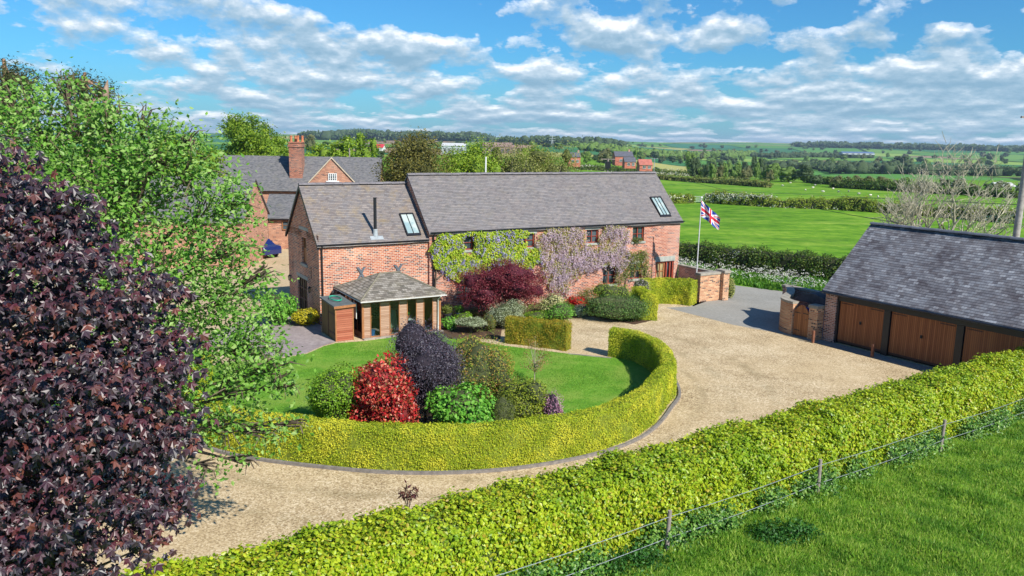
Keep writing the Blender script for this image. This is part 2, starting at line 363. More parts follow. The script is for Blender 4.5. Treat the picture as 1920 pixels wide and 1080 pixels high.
ROOF_G = roofmat('roof_tiles_slate', [(.095, .09, .10), (.15, .15, .165), (.19, .195, .215), (.12, .112, .12), (.27, .275, .295)], (.008, .008, .012), bw=.22, rh=.145, patch=(.045, .03, .035), patchamt=.55, ms=.008)
ROOF_F = roofmat('roof_tiles_far', [(.10, .10, .105), (.14, .14, .145), (.18, .17, .17), (.12, .12, .13)], (.04, .04, .04), lichen=(.20, .19, .12), lichamt=.4)
ROOF_S = roofmat('roof_slates_lichen', [(.14, .12, .10), (.21, .185, .155), (.30, .27, .23), (.18, .155, .125), (.12, .11, .09)], (.04, .035, .02), bw=.24, rh=.17, lichen=(.25, .22, .12), lichamt=.4, ms=.012)
RIDGE = plain('ridge_tile_grey', (.17, .155, .165), .7, .3, 3)
RIDGE_G = plain('ridge_tile_blue', (.14, .145, .17), .5, .25, 3)
BLACK = plain('black_paint', (.018, .018, .022), .35, .2)
GUTTER = plain('black_gutter', (.02, .022, .03), .3, .2)
GUTTER_B = plain('blue_black_gutter', (.018, .03, .06), .3, .2)
LEAD = plain('lead_flashing', (.33, .36, .38), .5, .2)
STONE = plain('lintel_stone', (.34, .35, .31), .8, .25, 4)
COPING = plain('coping_stone', (.30, .27, .22), .85, .35, 3, bmp=.4)
WOODR = plain('red_brown_joinery', (.30, .055, .03), .5, .2, 8)
WOODO = plain('orange_joinery', (.36, .15, .06), .5, .25, 8)
WOODD = plain('dark_timber', (.075, .03, .02), .6, .3, 8)
BOARD = slatmat('cladding_boards', (.34, .19, .12), (.50, .32, .23), (.16, .07, .04), .085, False)
BOARD_R = slatmat('shed_cladding', (.30, .075, .04), (.48, .17, .10), (.14, .035, .02), .10, False, gapw=.12)
SHEDDOOR = slatmat('shed_door_boards', (.10, .06, .02), (.19, .12, .04), (.04, .02, .01), .12, True)
GDOOR = slatmat('garage_door_boards', (.24, .075, .025), (.44, .16, .055), (.08, .022, .01), .085, True, gapw=.14)
GATEW = slatmat('gate_boards', (.25, .09, .035), (.42, .17, .06), (.09, .03, .01), .11, True)
FELT = plain('roof_felt', (.10, .12, .12), .8, .25, 5)
GLASS = glassmat('window_glass')
GLASS_Y = glassmat('door_glass', (.30, .24, .12))
CLEAR = clearglass('clear_glass')
BLIND = plain('skylight_blind', (.62, .68, .64), .4, .06)
DEEP = plain('interior_dark', (.03, .03, .025), .8)  # near black colour standing in for unlit interiors
WHITE = plain('white_paint', (.78, .78, .76), .4, .05)
POST = plain('grey_weathered_post', (.27, .22, .20), .85, .25, 9)
WIRE = plain('galvanised_wire', (.42, .45, .47), .4, .1, metal=.6)
BARK = plain('bark_brown', (.13, .095, .065), .9, .4, 8, bmp=.6)
BARK_P = plain('bark_pale', (.36, .32, .23), .85, .35, 5, bmp=.4)
BARK_D = plain('bark_dark', (.05, .04, .035), .9, .4, 6)
GRAVEL = groundmat('gravel', [(.26, (.18, .12, .065)), (.40, (.38, .28, .16)), (.52, (.52, .40, .24)), (.62, (.62, .495, .32)), (.76, (.80, .68, .49))], .5, 18, .6, .02, vor=24, patch=(.56, .42, .24), pscale=.16, pamt=.5)
ASPHALT = groundmat('asphalt', [(.3, (.21, .20, .18)), (.5, (.29, .28, .25)), (.7, (.38, .36, .33))], .35, 6, .25, .01, patch=(.30, .28, .24), pscale=.2, pamt=.4)
PAVING = groundmat('paving', [(.3, (.20, .16, .16)), (.5, (.30, .25, .24)), (.7, (.42, .36, .34))], .6, 4, .2, .01)
APRON = groundmat('apron', [(.3, (.14, .13, .12)), (.5, (.24, .22, .20)), (.7, (.33, .31, .28))], .6, 6, .2, .01)  # dark tone carries the eave shadow along the garage front
COURT = groundmat('courtyard', [(.3, (.34, .25, .15)), (.6, (.55, .43, .27))], .4, 5, .3, .02)
def wear(m):     # tyre tracks and moss on the gravel, following the bend of the drive
    nt = m.node_tree; p = nt.nodes['Principled BSDF']; l = p.inputs['Base Color'].links[0].from_socket; ob = coords(nt, 'Object')
    sp = N(nt, 'ShaderNodeSeparateXYZ'); nt.links.new(ob, sp.inputs[0])
    dx = mth(nt, 'ADD', sp.outputs[0], 2.6); dy = mth(nt, 'SUBTRACT', sp.outputs[1], 31.8)
    r = mth(nt, 'SQRT', mth(nt, 'ADD', mth(nt, 'MULTIPLY', dx, dx), mth(nt, 'MULTIPLY', dy, dy)))
    r = mth(nt, 'ADD', r, mth(nt, 'MULTIPLY', noise(nt, ob, .25, 2), 1.2)); n = noise(nt, ob, 1.1, 5, .7); tot = None
    for c0, w0 in ((12.0, .28), (13.6, .3), (10.7, .22)):
        g = mth(nt, 'EXPONENT', mth(nt, 'MULTIPLY', mth(nt, 'POWER', mth(nt, 'DIVIDE', mth(nt, 'SUBTRACT', r, c0), w0), 2.0), -1.0)); tot = g if tot is None else mth(nt, 'ADD', tot, g)
    f = mth(nt, 'MULTIPLY', tot, ramp(nt, n, [(.42, 0.0), (.62, .42)]), clamp=True)
    c = mixc(nt, f, l, (.20, .155, .075))
    n4 = noise(nt, ob, 3.5, 6, .75); c = mixc(nt, ramp(nt, n4, [(.60, 0.), (.72, .6)]), c, (.17, .12, .06))
    nt.links.new(c, p.inputs['Base Color'])
wear(GRAVEL)
SOIL = groundmat('soil', [(.3, (.05, .03, .02)), (.6, (.12, .075, .05)), (.8, (.2, .13, .09))], 2, 12, .8, .05)
LAWN = groundmat('lawn', [(.34, (.06, .16, .015)), (.5, (.12, .28, .025)), (.64, (.22, .38, .05))], .9, 14, .5, .03, patch=(.24, .31, .06), pscale=.45, pamt=.7)

def fieldmat():
    m, nt, p, out = newmat('fields'); ob = coords(nt, 'Object')
    sp = N(nt, 'ShaderNodeSeparateXYZ'); nt.links.new(ob, sp.inputs[0]); x, y = sp.outputs[0], sp.outputs[1]
    n = noise(nt, ob, .5, 7, .7); n1 = noise(nt, coords(nt, 'Object', (.045, .13, 1)), 1.0, 5, .65)
    near = ramp(nt, mth(nt, 'ADD', mth(nt, 'MULTIPLY', n, .5), mth(nt, 'MULTIPLY', n1, .5)), [(.36, (.045, .135, .012)), (.45, (.095, .225, .018)), (.53, (.15, .30, .025)), (.62, (.27, .38, .05))])
    n9 = noise(nt, coords(nt, 'Object', (.30, .9, 1)), 1.0, 6, .75)
    near = mixc(nt, ramp(nt, n9, [(.54, 0.), (.68, .55)]), near, (.035, .115, .012))
    n8 = noise(nt, coords(nt, 'Object', (.05, .11, 1)), 1.0, 5, .7)
    near = mixc(nt, ramp(nt, n8, [(.52, 0.), (.70, .6)]), near, (.27, .34, .07))
    # patchwork of distant fields
    v = N(nt, 'ShaderNodeTexVoronoi'); v.inputs['Scale'].default_value = 1.0; v.inputs['Randomness'].default_value = .85
    mp = N(nt, 'ShaderNodeMapping'); mp.inputs['Rotation'].default_value = (0, 0, .35); mp.inputs['Scale'].default_value = (1/230., 1/300., 0)
    nt.links.new(ob, mp.inputs[0]); nt.links.new(mp.outputs[0], v.inputs['Vector'])
    spc = N(nt, 'ShaderNodeSeparateColor'); nt.links.new(v.outputs['Color'], spc.inputs[0])
    far = ramp(nt, spc.outputs[0], [(0., (.06, .20, .08)), (.2, (.12, .30, .06)), (.38, (.30, .44, .09)), (.52, (.06, .22, .12)), (.64, (.18, .34, .06)), (.78, (.44, .42, .14)), (.90, (.36, .24, .16))], 'CONSTANT')
    far = mixc(nt, mth(nt, 'MULTIPLY', n, .35), far, (.02, .07, .02))
    v2 = N(nt, 'ShaderNodeTexVoronoi', feature='DISTANCE_TO_EDGE'); v2.inputs['Scale'].default_value = 1.0; v2.inputs['Randomness'].default_value = .85
    nt.links.new(mp.outputs[0], v2.inputs['Vector'])
    edge = mth(nt, 'LESS_THAN', v2.outputs['Distance'], .018)
    far = mixc(nt, edge, far, (.015, .045, .015))
    f = mth(nt, 'DIVIDE', mth(nt, 'SUBTRACT', y, 520.0), 30.0, clamp=True)
    c = mixc(nt, f, near, far)
    nt.links.new(c, p.inputs['Base Color']); p.inputs['Roughness'].default_value = 1; p.inputs['Specular IOR Level'].default_value = .05
    bump(nt, p, n, .6, .08)
    return m
FIELD = fieldmat()

# ------------------------------------------------------------------ foliage helpers
T_LEAF = (np.array([(0, 0, 0), (.30, .45, -.07), (0, 1, .02), (-.30, .45, -.07)]), np.array([(0, 1, 2), (0, 2, 3)]))
T_WIDE = (np.array([(0, 0, 0), (.36, .30, -.09), (.30, .72, -.08), (0, 1, 0), (-.30, .72, -.08), (-.36, .30, -.09)]), np.array([(0, 1, 2), (0, 2, 3), (0, 3, 4), (0, 4, 5)]))
T_LONG = (np.array([(0, 0, 0), (.16, .45, -.03), (0, 1, -.05), (-.16, .45, -.03)]), np.array([(0, 1, 2), (0, 2, 3)]))
T_TRI = (np.array([(-.32, 0, 0), (.32, 0, 0), (0, 1, 0)]), np.array([(0, 1, 2)]))
T_BLADE = (np.array([(-.09, 0, 0), (.09, 0, 0), (.05, .6, .06), (0, 1, .22), (-.05, .6, .06)]), np.array([(0, 1, 2), (0, 2, 4), (4, 2, 3)]))
def _maple():
    a = []
    for k, (ang, r) in enumerate([(-152, .34), (-118, .62), (-95, .36), (-62, .95), (-38, .60), (-22, .72), (0, 1.08), (22, .72), (38, .60), (62, .95), (95, .36), (118, .62), (152, .34)]):
        t = radians(ang); a.append((sin(t)*r*.62, .32+cos(t)*r*.60, -.34*r*r+.05*(k % 2)))
    v = np.array([(0, .28, .0)]+a); n = len(a)
    return v, np.array([(0, i+1, i+2) for i in range(n-1)])
T_MAPLE = _maple()
def unit(v): return v/np.maximum(np.linalg.norm(v, axis=-1, keepdims=True), 1e-9)
def rnd_unit(n, rng=RNG): return unit(rng.normal(size=(n, 3)))
def leaves(s, pts, nrm, size, tmpl, m=0, droop=0., rng=RNG, tdir=None):
    n = len(pts)
    if n == 0: return
    nrm = unit(nrm); h = rnd_unit(n, rng) if tdir is None else tdir + .5*rnd_unit(n, rng)
    h[:, 2] -= droop
    b = unit(h-(h*nrm).sum(1)[:, None]*nrm); t = np.cross(b, nrm)
    sz = size*(rng.uniform(.7, 1.3, n)) if np.isscalar(size) else size
    tv, tf = tmpl; k = len(tv)
    V = pts[:, None, :] + sz[:, None, None]*(tv[None, :, 0:1]*t[:, None, :] + tv[None, :, 1:2]*b[:, None, :] + tv[None, :, 2:3]*nrm[:, None, :])
    Fc = (tf[None, :, :] + (np.arange(n)*k)[:, None, None]).reshape(-1, 3)
    s.add_many(V.reshape(-1, 3), Fc, 3, m)
def blob_pts(blobs, n, rng=RNG, shell=.3, lump=.12, flatb=True):
    """blobs: (cx,cy,cz,rx,ry,rz); points in the shells of the union, with outward directions"""
    B = np.array(blobs, float); ar = (B[:, 3]*B[:, 4]+B[:, 4]*B[:, 5]+B[:, 3]*B[:, 5]); pr = ar/ar.sum()
    out = []; on = []; tot = 0
    while tot < n:
        k = rng.choice(len(B), size=n*2, p=pr); d = rnd_unit(n*2, rng)
        l = 1+lump*(np.sin(3.3*d[:, 0]+k)+np.sin(4.1*d[:, 1]+2*k)+np.sin(5*d[:, 2]+.5*k))*.6
        r = (1-shell*rng.random(n*2)**1.6)*l
        P = B[k, :3]+B[k, 3:]*d*r[:, None]
        keep = np.ones(n*2, bool)
        for j in range(len(B)):
            q = ((P-B[j, :3])/B[j, 3:]); ins = (q*q).sum(1) < (1-shell)**2*.8
            keep &= ~(ins & (k != j))
        if flatb: keep &= P[:, 2] > .02
        out.append(P[keep]); on.append(unit(d[keep]/B[k[keep], 3:])); tot += keep.sum()
    return np.concatenate(out)[:n], np.concatenate(on)[:n]
def clustered(blobs, nc, per, cr, rng=RNG, shell=.45, flat=.6):
    C, D = blob_pts(blobs, nc, rng, shell)
    P = np.repeat(C, per, 0)+rng.normal(size=(nc*per, 3))*cr*np.array([1, 1, flat])
    Nn = np.repeat(D, per, 0)*.6+rnd_unit(nc*per, rng)*.75+np.array([0, 0, .45])
    return P, Nn, C

def shrub_mesh(blobs, n, size, tmpl=T_LEAF, core=.72, rng=RNG, shell=.3, droop=0, outw=.9, extra=None, lump=.12):
    s = Soup()
    if core:
        for i, b in enumerate(blobs): s.ball(b[:3], np.array(b[3:])*core, 1, .15, i+1.3, 14, 9)
    P, D = blob_pts(blobs, n, rng, shell, lump)
    Nn = D*outw + rnd_unit(n, rng)*.8 + np.array([0, 0, .25])
    leaves(s, P, Nn, size, tmpl, 0, droop, rng, tdir=None)
    if extra: extra(s, blobs)
    return s
def shrub(name, label, cat, px, Y, wpx, top, mat, n, size, tmpl=T_LEAF, core_mat=None, depth=None, z0=0, nb=5, seed=0, core=.72, shell=.3, droop=0, flowers=None, group=None, stem=None, outw=.9, hs=1.0, lump=.20):
    """a bush: footprint centre on the sight line px at depth Y, wpx wide, its top at photo row 'top'"""
    rng = np.random.default_rng(seed+int(px)); P = W(px, top, Y); w = wpx*pxm(P)*1.14; h = (P[2]-z0)*1.02; dp = depth or w
    rx, ry, rz = w/2, dp/2, h/2
    bl = [(0, 0, z0*0+h*.48, rx*.86, ry*.86, rz*.96)]
    for i in range(nb):
        a = 2*pi*i/nb+rng.random(); zz = rng.uniform(.3, .72)*h
        bl.append((cos(a)*rx*.42, sin(a)*ry*.42, zz, rx*.55, ry*.55, rz*rng.uniform(.45, .62)))
    if stem:
        bl = [(b[0], b[1], stem+b[2]*(h-stem)/h, b[3], b[4], b[5]*(h-stem)/h) for b in bl]
    ex = None
    if flowers:
        fm, fn, fs = flowers
        def ex(s, blobs):
            Pf, Df = blob_pts(blobs, fn, rng, .06, lump); up = Df[:, 2] > -.25
            leaves(s, (Pf*1.0)[up], (Df*.8+rnd_unit(fn, rng)*.5)[up], fs, T_WIDE, 2, 0, rng)
    s = shrub_mesh(bl, n, size, tmpl, core, rng, shell, droop, outw, ex, lump)
    mats = [mat, core_mat or mat] + ([flowers[0]] if flowers else [])
    loc = (float(P[0]), float(P[1]), z0)
    if stem:
        t = thing(name, label, cat, loc, 0, group); s.build('foliage', mats, t, uv=False)
        st = Soup(); st.tube([(0, 0, 0), (.02, 0, stem*.6), (0, 0, stem+.15)], [.05, .04, .03]); st.build('stem', BARK, t); return t
    o = s.build(name, mats, None, loc, uv=False); return tag(o, label, cat, group)

# ------------------------------------------------------------------ ground, drive, lawn
def terrain():
    s = Soup(); nx, ny = 260, 330
    ty = np.linspace(0, 1, ny); Y = -45 + 6600*(np.expm1(5.2*ty)/np.expm1(5.2))
    tx = np.linspace(-1, 1, nx); X = 5200*np.sinh(5.0*tx)/np.sinh(5.0)
    XX, YY = np.meshgrid(X, Y); ZZ = ht(XX, YY)
    V = np.stack([XX, YY, ZZ], -1).reshape(-1, 3); i = np.arange(nx-1)[None, :]+np.arange(ny-1)[:, None]*nx; i = i.ravel()
    s.add_many(V, np.stack([i, i+1, i+nx+1, i+nx], 1), 4)
    o = s.build('field_ground', FIELD, smooth=True, uv=False); tag(o, kind='structure', label='bright green pasture and farmland reaching to the far hills')
terrain()
def sheet(name, pts, z, mat, label=None):
    s = Soup(); v = [(p[0], p[1], z) for p in pts]
    ar = sum(v[i][0]*v[(i+1) % len(v)][1]-v[(i+1) % len(v)][0]*v[i][1] for i in range(len(v)))
    if ar < 0: v = v[::-1]
    s.add(v, [tuple(range(len(v)))]); o = s.build(name, mat); return tag(o, label, kind='structure')
def g2(*pp): return [tuple(G(x, y, 0)[:2]) for x, y in pp]
FA = np.array([3.76, 17.58]); FD = np.array([.8305, .557]); FN = np.array([-.557, .8305])
def FL(s, off=0): return FA+s*FD+off*FN
HX = np.array([-9.9025, 40.5977]); PSI = .5254; HU = np.array([cos(PSI), sin(PSI)]); HV = np.array([-sin(PSI), cos(PSI)])
def HP(s, t): return HX+s*HU+t*HV
GX = np.array([15.6164, 39.183]); GPSI = -1.016; GU = np.array([cos(GPSI), sin(GPSI)]); GV = np.array([-sin(GPSI), cos(GPSI)])
def GP(s, t): return GX+s*GU+t*GV
RD = np.array([.79, -.613]); RA = np.array([15.35, 54.66]); RN = np.array([.613, .79])     # lane: far edge line and direction
def RL(s, off=0): return RA+s*RD+off*RN
sheet('gravel_drive', [FL(-45, 1.3), FL(34, 1.3), (31, 40), (24, 46), (15, 50), (10, 57), (-8, 66), (-45, 66), (-45, -2)], .004, GRAVEL, 'pale gravel drive sweeping round the hedge')
sheet('lane', [RL(-70, 0), RL(-70, -4.2), RL(-2, -4.4), RL(40, -4.4), RL(40, 0)], .012, ASPHALT, 'grey asphalt lane behind the walls')
sheet('asphalt_entrance', g2((1249, 577), (1374, 609), (1483, 629), (1547, 648))+[tuple(GP(0, -.1)), tuple(GP(-1, 3.4)), tuple(GP(-6, 6)), tuple(RL(4, -4.1)), tuple(RL(-1, -4.1)), tuple(HP(24.9, -4.5)), tuple(HP(24.9, -3.2)), tuple(HP(21.6, -3.2)), tuple(HP(21.2, -4.8))], .008, ASPHALT, 'smooth grey asphalt entrance between the brick walls')
sheet('apron', g2((1483, 629), (1547, 648), (1735, 697), (1800, 714))+[tuple(GP(14, -1.6)), tuple(GP(14, 0)), tuple(GP(-.6, 0)), tuple(GP(-1.6, -.3))], .016, APRON, 'concrete apron along the garage doors with eave shade in its dark tone')
sheet('courtyard', [tuple(HP(-.3, -1)), tuple(HP(-.3, 9)), (-13, 60), (-12, 80), (-45, 80), (-45, 50), (-26, 38)], .010, COURT, 'sandy courtyard beyond the house gable')
patio_px = [(603, 628), (630, 641), (607, 648), (575, 662), (520, 672), (440, 672), (380, 640), (470, 590), (540, 580), (600, 600)]
sheet('patio', g2(*patio_px), .014, PAVING, 'grey stone patio beside the shed')
OUT_BASE = [(380, 834), (411, 843), (443, 853), (506, 862), (569, 870), (632, 876), (695, 883), (800, 886), (870, 884), (939, 880), (1000, 872), (1067, 861), (1110, 851), (1155, 838), (1195, 821), (1222, 801), (1243, 777), (1257, 752)]
path = [np.array([-12.4, 30.5]), np.array([-12.1, 27.6]), np.array([-11.0, 25.3])]
for q in OUT_BASE: path.append(G(q[0], q[1], 0)[:2])
for q in [(1273, 690), (1267, 664), (1250, 641), (1230, 629), (1205, 620), (1172, 614), (1152, 612)]: path.append(G(q[0], q[1], 1.3)[:2])
def resample(P, step):
    P = np.array(P); d = np.r_[0, np.cumsum(np.linalg.norm(np.diff(P, axis=0), axis=1))]; n = max(2, int(d[-1]/step)+1)
    t = np.linspace(0, d[-1], n); return np.stack([np.interp(t, d, P[:, 0]), np.interp(t, d, P[:, 1])], 1)
def smoothp(P, it=3):
    P = P.copy()
    for _ in range(it): P[1:-1] = (P[:-2]+2*P[1:-1]+P[2:])/4
    return P
def offs(P, d):
    T = np.gradient(P, axis=0); T = T/np.linalg.norm(T, axis=1)[:, None]; return P+d*np.stack([-T[:, 1], T[:, 0]], 1)
ring_out = smoothp(resample(path, .35), 6)
ring_mid = offs(ring_out, .32)
lawn_pts = [tuple(p) for p in ring_mid[::3]] + g2((1145, 671), (1066, 664), (940, 648), (880, 638), (822, 622), (684, 640), (630, 644), (607, 650), (575, 664), (520, 674), (440, 680), (380, 690))
sheet('lawn', lawn_pts, .018, LAWN, 'mown garden lawn inside the curved hedge')
sheet('flower_bed', [tuple(HP(5.3, -.02)), tuple(HP(21.9, -.2))] + g2((1226, 556), (1228, 600), (1190, 609), (1110, 593), (1070, 598), (1000, 603), (942, 612), (938, 636), (842, 636)), .022, SOIL, 'planted soil bed along the house front')
sheet('island_bed', g2((560, 812), (640, 740), (760, 735), (850, 720), (960, 720), (1050, 765), (1075, 800), (1000, 835), (800, 850), (640, 842)), .022, SOIL, 'dark soil bed under the shrubs inside the hedge')
def strip(name, P, w, z0, z1, mat, label):
    s = Soup(); A = P; B = offs(P, w); n = len(P)
    V = [(*A[i], z1) for i in range(n)]+[(*B[i], z1) for i in range(n)]+[(*A[i], z0) for i in range(n)]+[(*B[i], z0) for i in range(n)]
    Fq = []
    for i in range(n-1): Fq += [(i, i+1, n+i+1, n+i), (2*n+i, 2*n+i+1, i+1, i), (n+i, n+i+1, 3*n+i+1, 3*n+i)]
    Fq += [(0, n, 3*n, 2*n), (n-1, 3*n-1, 4*n-1, 2*n-1)]
    s.add(V, Fq); return tag(s.build(name, mat), label, kind='structure')
strip('kerb', offs(ring_out, -.22), .10, 0, .09, plain('kerb_stone', (.20, .18, .17), .85, .3, 8), 'low grey edging kerb round the curved hedge')
lk = np.array([G(1146, 672, 0)[:2], G(1066, 664, 0)[:2]]); strip('lawn_edging', resample(lk, .5), .07, 0, .05, COPING, 'pale edging between lawn and gravel')

# ------------------------------------------------------------------ hedges
def hedge(name, label, P, w, h, mat, core_mat, n_per_m2, size, tmpl=T_TRI, bulge=.06, rng=None, group=None, hf=None, extra=None, taper=.0, rag=.04, top_round=.12, cat='hedge', base=None, droop=0, flowers=None, mats_more=None):
    """clipped hedge along the centre line P: a solid twiggy core and leaves over top, faces and ends"""
    rng = rng or np.random.default_rng(int(abs(P[0][0]*100))+5)
    P = np.asarray(P, float); n = len(P); T = unit(np.gradient(P, axis=0)); Nr = np.stack([-T[:, 1], T[:, 0]], 1)
    d = np.r_[0, np.cumsum(np.linalg.norm(np.diff(P, axis=0), axis=1))]; Ltot = d[-1]
    bz = base(P[:, 0], P[:, 1]) if base is not None else np.zeros(n)
    org = np.array([P[n//2][0], P[n//2][1], float(bz[n//2])])
    hh = np.array([hf(t) if hf else h for t in d])
    # profile across: param q 0..1 from foot of one face, over the top, to foot of the other
    def prof(q, hgt):
        per = 2*hgt+w; a = q*per
        left = a < hgt; top = (a >= hgt) & (a < hgt+w)
        y = np.where(left, -w/2-taper*(1-a/hgt), np.where(top, -w/2+(a-hgt), w/2+taper*((a-hgt-w)/hgt)))
        z = np.where(left, a, np.where(top, hgt, per-a))
        ny = np.where(left, -1., np.where(top, (y/(w/2))**5, 1.)); nz = np.where(top, 1., 0.02)
        ez = np.clip((z-(hgt-top_round))/top_round, 0, 1); ey = np.clip((np.abs(y)-(w/2-top_round))/top_round, 0, 1)
        y = y-np.sign(y)*top_round*.32*ez*ey; z = z-top_round*.32*ez*ey
        return y, z, ny, nz
    s = Soup(); Q = np.array([0, .1, .2, .3, .36, .4, .45, .5, .55, .6, .64, .7, .8, .9, 1.0]); k = len(Q); V = []
    for i in range(n):
        y, z, _, _ = prof(Q, hh[i]); ins = .90
        lump = 1+.05*np.sin(d[i]*2.1+Q*9)+.03*np.sin(d[i]*5.3+Q*21)
        for j in range(k): V.append(np.array([*(P[i]+Nr[i]*y[j]*ins*lump[j]), bz[i]+z[j]*(.965 if h > .4 else .9)])-org)
    Fq = [(i*k+j, i*k+j+1, (i+1)*k+j+1, (i+1)*k+j) for i in range(n-1) for j in range(k-1)]
    Fq = [f[::-1] for f in Fq]; Fq += [tuple(range(k)), tuple(range((n-1)*k+k-1, (n-1)*k-1, -1))]
    s.add(V, Fq, 1)
    area = Ltot*(2*h+w); N1 = int(area*n_per_m2)
    t = rng.random(N1)*Ltot; q = rng.random(N1)
    px_ = np.interp(t, d, P[:, 0]); py_ = np.interp(t, d, P[:, 1]); nxx = np.interp(t, d, Nr[:, 0]); nyy = np.interp(t, d, Nr[:, 1]); hz = np.interp(t, d, hh); b0 = np.interp(t, d, bz)
    y, z, ny, nz = prof(q, hz)
    wob = bulge*(np.sin(t*1.7+z*2.3)+np.sin(t*4.1-z*3.1+1)+.6*np.sin(t*9.7+z*7+y*5))*.5 + rng.normal(size=N1)*rag
    pts = np.stack([px_+nxx*y, py_+nyy*y, b0+z], 1); nn = unit(np.stack([nxx*ny, nyy*ny, nz], 1))
    pts = pts+nn*wob[:, None]
    # ends
    Ne = int(w*h*n_per_m2*1.1)
    for e, sg in ((0, -1), (n-1, 1)):
        yy = rng.uniform(-w/2, w/2, Ne); zz = rng.uniform(0, hh[e], Ne)
        pe = np.stack([P[e, 0]+Nr[e, 0]*yy, P[e, 1]+Nr[e, 1]*yy, bz[e]+zz], 1)+np.array([T[e, 0], T[e, 1], 0])*sg*(rng.normal(size=Ne)*rag)[:, None]
        pts = np.concatenate([pts, pe]); nn = np.concatenate([nn, np.tile([T[e, 0]*sg, T[e, 1]*sg, .05], (Ne, 1))])
    pts[:, 2] = np.maximum(pts[:, 2], .02+(0 if base is None else -99))
    ln = nn*.9+rnd_unit(len(nn), rng)*.75+np.array([0, 0, .15])
    leaves(s, pts-org, ln, size, tmpl, 0, droop, rng)
    mats = [mat, core_mat]
    if flowers:
        fm, frac, fs, fscale = flowers
        m_ = (np.sin(pts[:, 0]*fscale+1.3*np.sin(pts[:, 1]*fscale*.7))+np.sin(pts[:, 1]*fscale*1.9+pts[:, 2]*3)+rng.normal(size=len(pts))*.7) > frac
        leaves(s, (pts-org)[m_]+nn[m_]*.04, nn[m_]+rnd_unit(m_.sum(), rng)*.5, fs, T_WIDE, 2, 0, rng); mats.append(fm)
    if extra: extra(s, org); mats += (mats_more or [])
    o = s.build(name, mats, None, tuple(float(v) for v in org), uv=False); return tag(o, label, cat, group)

YEW = leafmat('golden_yew_sprigs', [(.18, .27, .015), (.33, .45, .02), (.52, .58, .03), (.26, .37, .02), (.64, .62, .04)], .6, .25, .2, 1.1, (.62, .58, .05), .8)
YEWC = plain('golden_yew_core', (.16, .20, .015), .9, .5, 12)
YEW2 = leafmat('yellow_yew_sprigs', [(.30, .26, .02), (.46, .38, .03), (.20, .20, .015), (.60, .42, .04), (.36, .20, .03)], .6, .25, .2, 1.6, (.12, .15, .01), .6)
HORN = leafmat('hornbeam_leaves', [(.18, .30, .012), (.32, .46, .018), (.47, .59, .025), (.60, .66, .035), (.40, .54, .022), (.50, .38, .04)], .40, .38, .4, .7, (.10, .24, .012), .5)
HORNC = plain('hornbeam_core', (.06, .09, .012), .9, .5, 12)
hedge('curved_hedge', 'long curved clipped golden hedge sweeping round the front lawn', ring_mid, .58, 1.3, YEW, YEWC, 1500, .045, T_TRI, bulge=.035, rag=.022, hf=lambda t: 1.3)
blk = np.array([G(950, 642, 0)[:2], G(1000, 648, 0)[:2], G(1064, 657, 0)[:2]]); blk = offs(resample(blk, .3), .1)
hedge('clipped_hedge', 'short straight block of yellow hedge in the middle of the lawn edge', blk, .6, 1.28, YEW2, YEWC, 1500, .05, T_TRI, rag=.03)
gh1 = smoothp(resample([W(1203, 560, 48.0)[:2], W(1240, 560, 48.3)[:2], W(1275, 560, 48.1)[:2], W(1300, 560, 47.6)[:2]], .35), 2)
hedge('clipped_hedge', 'rounded golden green hedge in front of the porch door', gh1, 1.0, 1.5, YEW, YEWC, 1100, .055, T_TRI, rag=.025, top_round=.4, bulge=.05)
gh2 = smoothp(resample([W(1196, 590, 45.6)[:2], W(1212, 590, 44.2)[:2], W(1216, 590, 43.0)[:2]], .3), 2)
hedge('clipped_hedge', 'low golden hedge end turning towards the gravel beside the dark shrub', gh2, .95, 1.45, YEW, YEWC, 1100, .055, T_TRI, rag=.025, top_round=.4, bulge=.05)
nh = np.array([FL(s, 1.35) for s in np.arange(-17, 30, .5)])
hedge('boundary_hedge', 'long bright lime green leafy hedge along the wire fence', nh, 1.55, 1.75, HORN, HORNC, 1350, .082, T_WIDE, bulge=.10, rag=.07, hf=lambda t: 1.78+.32*max(0, 1-t/16)+.03*sin(t*1.3)+.03*sin(t*3.1), top_round=.35, taper=.1, droop=.5)

# ------------------------------------------------------------------ the barn house
LA, DA, EA, RA_ = 6.09, 6.0, 4.27, 7.10
OB, EB, LB, DB, RB_ = -.16, 4.69, 17.94, 5.75, 7.60
house = thing('barn_house', 'long red brick barn house with grey tiled roofs and wisteria', 'house', (HX[0], HX[1], 0), PSI)
def holed_wall(s, x0, x1, z0, z1, yf, th, holes, m=0):
    """front facing wall panel y=yf.. yf+th with rectangular openings (x0,x1,z0,z1)"""
    xs = sorted({x0, x1}|{h[0] for h in holes}|{h[1] for h in holes}); zs = sorted({z0, z1}|{h[2] for h in holes}|{h[3] for h in holes})
    for i in range(len(xs)-1):
        for j in range(len(zs)-1):
            cx, cz = (xs[i]+xs[i+1])/2, (zs[j]+zs[j+1])/2
            if any(h[0] < cx < h[1] and h[2] < cz < h[3] for h in holes): continue
            s.quad((xs[i], yf, zs[j]), (xs[i+1], yf, zs[j]), (xs[i+1], yf, zs[j+1]), (xs[i], yf, zs[j+1]), m)
    for a, b, c, d in holes:
        s.quad((a, yf, c), (a, yf, d), (a, yf+th, d), (a, yf+th, c), m); s.quad((b, yf, d), (b, yf, c), (b, yf+th, c), (b, yf+th, d), m)
        s.quad((a, yf, d), (b, yf, d), (b, yf+th, d), (a, yf+th, d), m); s.quad((a, yf, c), (a, yf+th, c), (b, yf+th, c), (b, yf, c), m)
